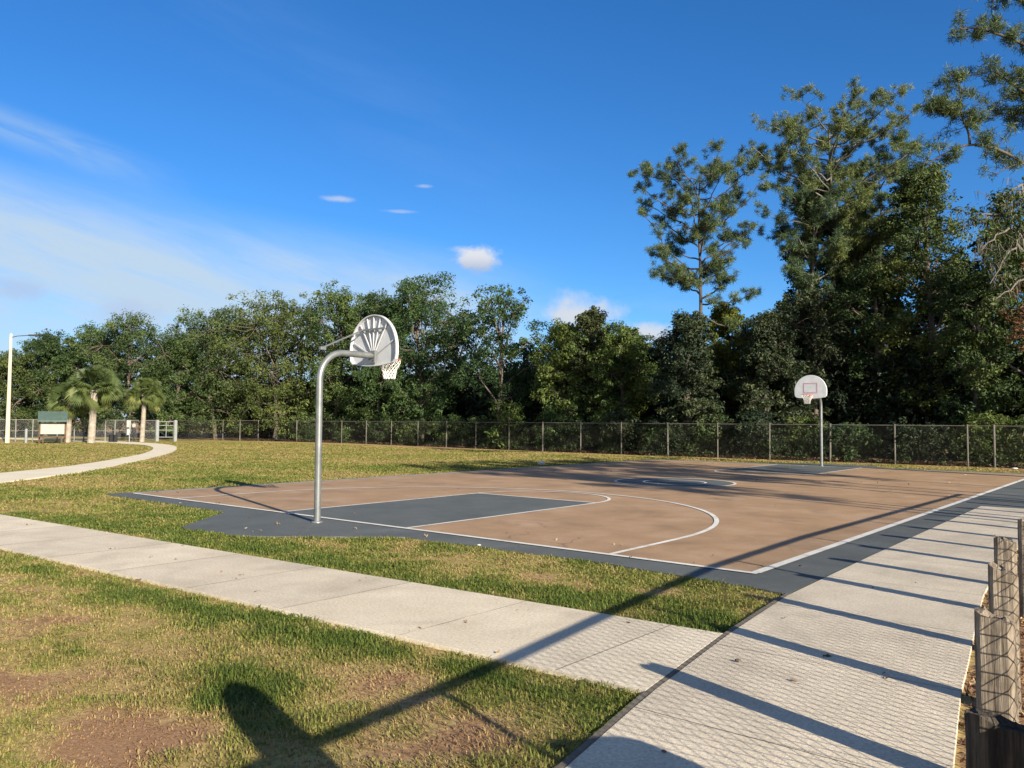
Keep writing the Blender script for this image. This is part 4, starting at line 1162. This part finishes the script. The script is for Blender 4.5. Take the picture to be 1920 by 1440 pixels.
# ------------------------------------------------------------------ sky, sun, camera
sun_dir = np.array([SUN_AZ[0] * math.cos(SUN_EL), SUN_AZ[1] * math.cos(SUN_EL), math.sin(SUN_EL)])
ld = bpy.data.lights.new('sun', 'SUN'); ld.energy = 5.0; ld.angle = math.radians(.45); ld.color = (1.0, .905, .74)
lo = bpy.data.objects.new('sun', ld); COL.objects.link(lo)
lo.rotation_euler = Vector(sun_dir).to_track_quat('Z', 'Y').to_euler()

w = bpy.data.worlds.new('World'); SC.world = w; w.use_nodes = True
nt = w.node_tree; nt.nodes.clear()
out = nt.nodes.new('ShaderNodeOutputWorld'); bg = nt.nodes.new('ShaderNodeBackground'); nt.links.new(bg.outputs[0], out.inputs[0])
sky = N(nt, 'ShaderNodeTexSky', sky_type='NISHITA', sun_disc=False)
sky.sun_elevation = SUN_EL; sky.sun_rotation = math.atan2(SUN_AZ[0], SUN_AZ[1])
sky.air_density = 1.0; sky.dust_density = .25; sky.ozone_density = 2.6; sky.altitude = 0
tc = N(nt, 'ShaderNodeTexCoord'); G = tc.outputs['Generated']
def dot(v):
    n = N(nt, 'ShaderNodeVectorMath', operation='DOT_PRODUCT'); nt.links.new(G, n.inputs[0]); n.inputs[1].default_value = tuple(v); return n.outputs['Value']
fh = np.array([CF[0], CF[1], 0]); fh /= np.linalg.norm(fh); rh = np.array([fh[1], -fh[0], 0])
AZ = math_n(nt, 'ARCTAN2', dot(rh), dot(fh)); EL = math_n(nt, 'ARCSINE', dot((0, 0, 1)))
def comb(a, b_, sa, sb, off=(0, 0)):
    n = N(nt, 'ShaderNodeCombineXYZ')
    nt.links.new(math_n(nt, 'ADD', math_n(nt, 'MULTIPLY', a, sa), off[0]), n.inputs[0]); nt.links.new(math_n(nt, 'ADD', math_n(nt, 'MULTIPLY', b_, sb), off[1]), n.inputs[1]); return n.outputs[0]
def sstep(v, a, b_):
    n = N(nt, 'ShaderNodeMapRange', interpolation_type='SMOOTHSTEP'); nt.links.new(v, n.inputs[0])
    n.inputs[1].default_value = a; n.inputs[2].default_value = b_; return n.outputs[0]
def lin(a, ka, b_, kb, c):
    return math_n(nt, 'ADD', math_n(nt, 'ADD', math_n(nt, 'MULTIPLY', a, ka), math_n(nt, 'MULTIPLY', b_, kb)), c)
def mul(*a):
    r_ = a[0]
    for q in a[1:]: r_ = math_n(nt, 'MULTIPLY', r_, q)
    return r_
# tilted axes so the cirrus streaks fall away to the right
S_ = lin(AZ, .966, EL, -.259, 0); T_ = lin(AZ, .259, EL, .966, 0)
st = noise(nt, 1.0, 6, .6, vec=comb(S_, T_, 3.0, 15.0), distort=.4)
st2 = noise(nt, 1.0, 5, .6, vec=comb(S_, T_, 6.0, 40.0, (3, 7)), distort=.6)
# cirrus veil: lies below a line that drops from upper left to the right
edge = lin(AZ, .12, EL, 1.0, 0)
veil = mul(sstep(edge, .218, .128), sstep(AZ, .10, -.12), math_n(nt, 'ADD', math_n(nt, 'ADD', math_n(nt, 'MULTIPLY', st, 1.9), math_n(nt, 'MULTIPLY', st2, .9)), -.58, True))
wisp = mul(sstep(math_n(nt, 'ABSOLUTE', lin(AZ, .20, EL, 1.0, -.186)), .028, .0), sstep(AZ, -.36, -.52), sstep(st2, .2, .7))
top_wisp = mul(sstep(math_n(nt, 'ABSOLUTE', lin(AZ, .42, EL, 1.0, -.30)), .10, .0), sstep(st, .35, .8), sstep(AZ, .1, -.1), .16)
low = mul(sstep(EL, .18, .04), sstep(noise(nt, 1.0, 5, .6, vec=comb(AZ, EL, 5.0, 16.0, (1.7, 2.2)), distort=.3), .46, .66), sstep(AZ, .42, .05), .75)
def blob(x, y, wx, wy, sc=60, amp=.9, soft=.7):
    a0 = math.atan((x - 960) / FPX); e0 = math.atan((791 - y) / FPX * math.cos(a0))
    dx = math_n(nt, 'MULTIPLY', math_n(nt, 'ADD', AZ, -a0), 1 / wx); dy = math_n(nt, 'MULTIPLY', math_n(nt, 'ADD', EL, -e0), 1 / wy)
    rr = math_n(nt, 'SQRT', math_n(nt, 'ADD', math_n(nt, 'MULTIPLY', dx, dx), math_n(nt, 'MULTIPLY', dy, dy)))
    nz = noise(nt, sc, 5, .62, vec=comb(AZ, EL, 1.0, 1.3, (x * .01, y * .01)))
    v = math_n(nt, 'ADD', rr, math_n(nt, 'MULTIPLY', math_n(nt, 'SUBTRACT', nz, .5), -1.3 * amp))
    return sstep(v, 1.0, 1.0 - soft), dy
cum, cdy = blob(893, 484, .034, .020, 45, .9, .6)
cum2, _ = blob(862, 466, .020, .006, 60, .9, .8)
w1, _ = blob(628, 371, .030, .0052, 50, .6, .9); w2, _ = blob(790, 345, .014, .003, 60, .6, .9); w3, _ = blob(745, 394, .026, .003, 60, .7, .9)
c1, _ = blob(1085, 590, .060, .034, 30, 1.0, .9); c2, _ = blob(1215, 622, .050, .018, 30, 1.0, .9)
grey1, _ = blob(25, 545, .035, .016, 30, 1.0, .9); grey2, _ = blob(240, 590, .055, .022, 30, 1.0, .9)
tint = N(nt, 'ShaderNodeHueSaturation'); tint.inputs['Saturation'].default_value = 1.10; tint.inputs['Value'].default_value = .90
nt.links.new(mix(nt, 1.0, sky.outputs[0], (.50, .73, 1.04), 'MULTIPLY'), tint.inputs['Color'])
def over(base, fac, colr, k=1.0):
    return mix(nt, math_n(nt, 'MULTIPLY', fac, k, True), base, colr)
K = 1.0
CW = (4.0, 4.25, 4.7)
c = over(tint.outputs[0], veil, (3.2, 4.05, 4.9), .95)
back = mul(sstep(dot(fh), .05, -.45), sstep(EL, -.02, .12), math_n(nt, 'ADD', math_n(nt, 'MULTIPLY', noise(nt, 3.0, 5, .6, vec=G), 1.5), -.25, True))  # unseen white cloud added behind the camera to lift and neutralise the fill light
c = over(c, back, (3.6, 3.75, 4.0), .85)
c = over(c, low, (3.4, 4.1, 5.0), .8)
c = over(c, wisp, (2.3, 3.4, 5.0), .6); c = over(c, top_wisp, (1.6, 2.6, 5.0), 1.0)
c = over(c, c1, CW, 1.0); c = over(c, c2, CW, .95)
c = over(c, grey1, (2.7, 3.2, 4.4), .55); c = over(c, grey2, (2.8, 3.3, 4.5), .5)
c = over(c, w1, CW, .6); c = over(c, w2, CW, .4); c = over(c, w3, CW, .38); c = over(c, cum2, CW, .4)
cumc = mix(nt, sstep(cdy, -.9, .4), (2.6, 3.0, 3.9), (4.7, 4.75, 4.9))
c = over(c, cum, cumc, .92)
nt.links.new(c, bg.inputs['Color']); bg.inputs['Strength'].default_value = .075

cd = bpy.data.cameras.new('camera'); co = bpy.data.objects.new('camera', cd); COL.objects.link(co)
cd.sensor_width = 36; cd.lens = FPX / 1920 * 36; cd.clip_end = 3000; cd.clip_start = .05
co.matrix_world = Matrix(((CR[0], CU[0], -CF[0], CAM[0]), (CR[1], CU[1], -CF[1], CAM[1]), (CR[2], CU[2], -CF[2], CAM[2]), (0, 0, 0, 1)))
SC.camera = co
SC.view_settings.view_transform = 'Standard'; SC.view_settings.look = 'None'; SC.view_settings.exposure = 1.2; SC.view_settings.gamma = 1.0
SC.view_settings.use_curve_mapping = False
cy = SC.cycles
cy.use_denoising = True
cy.max_bounces = 6; cy.diffuse_bounces = 3; cy.glossy_bounces = 2; cy.transmission_bounces = 3; cy.transparent_max_bounces = 8
cy.caustics_reflective = False; cy.caustics_refractive = False
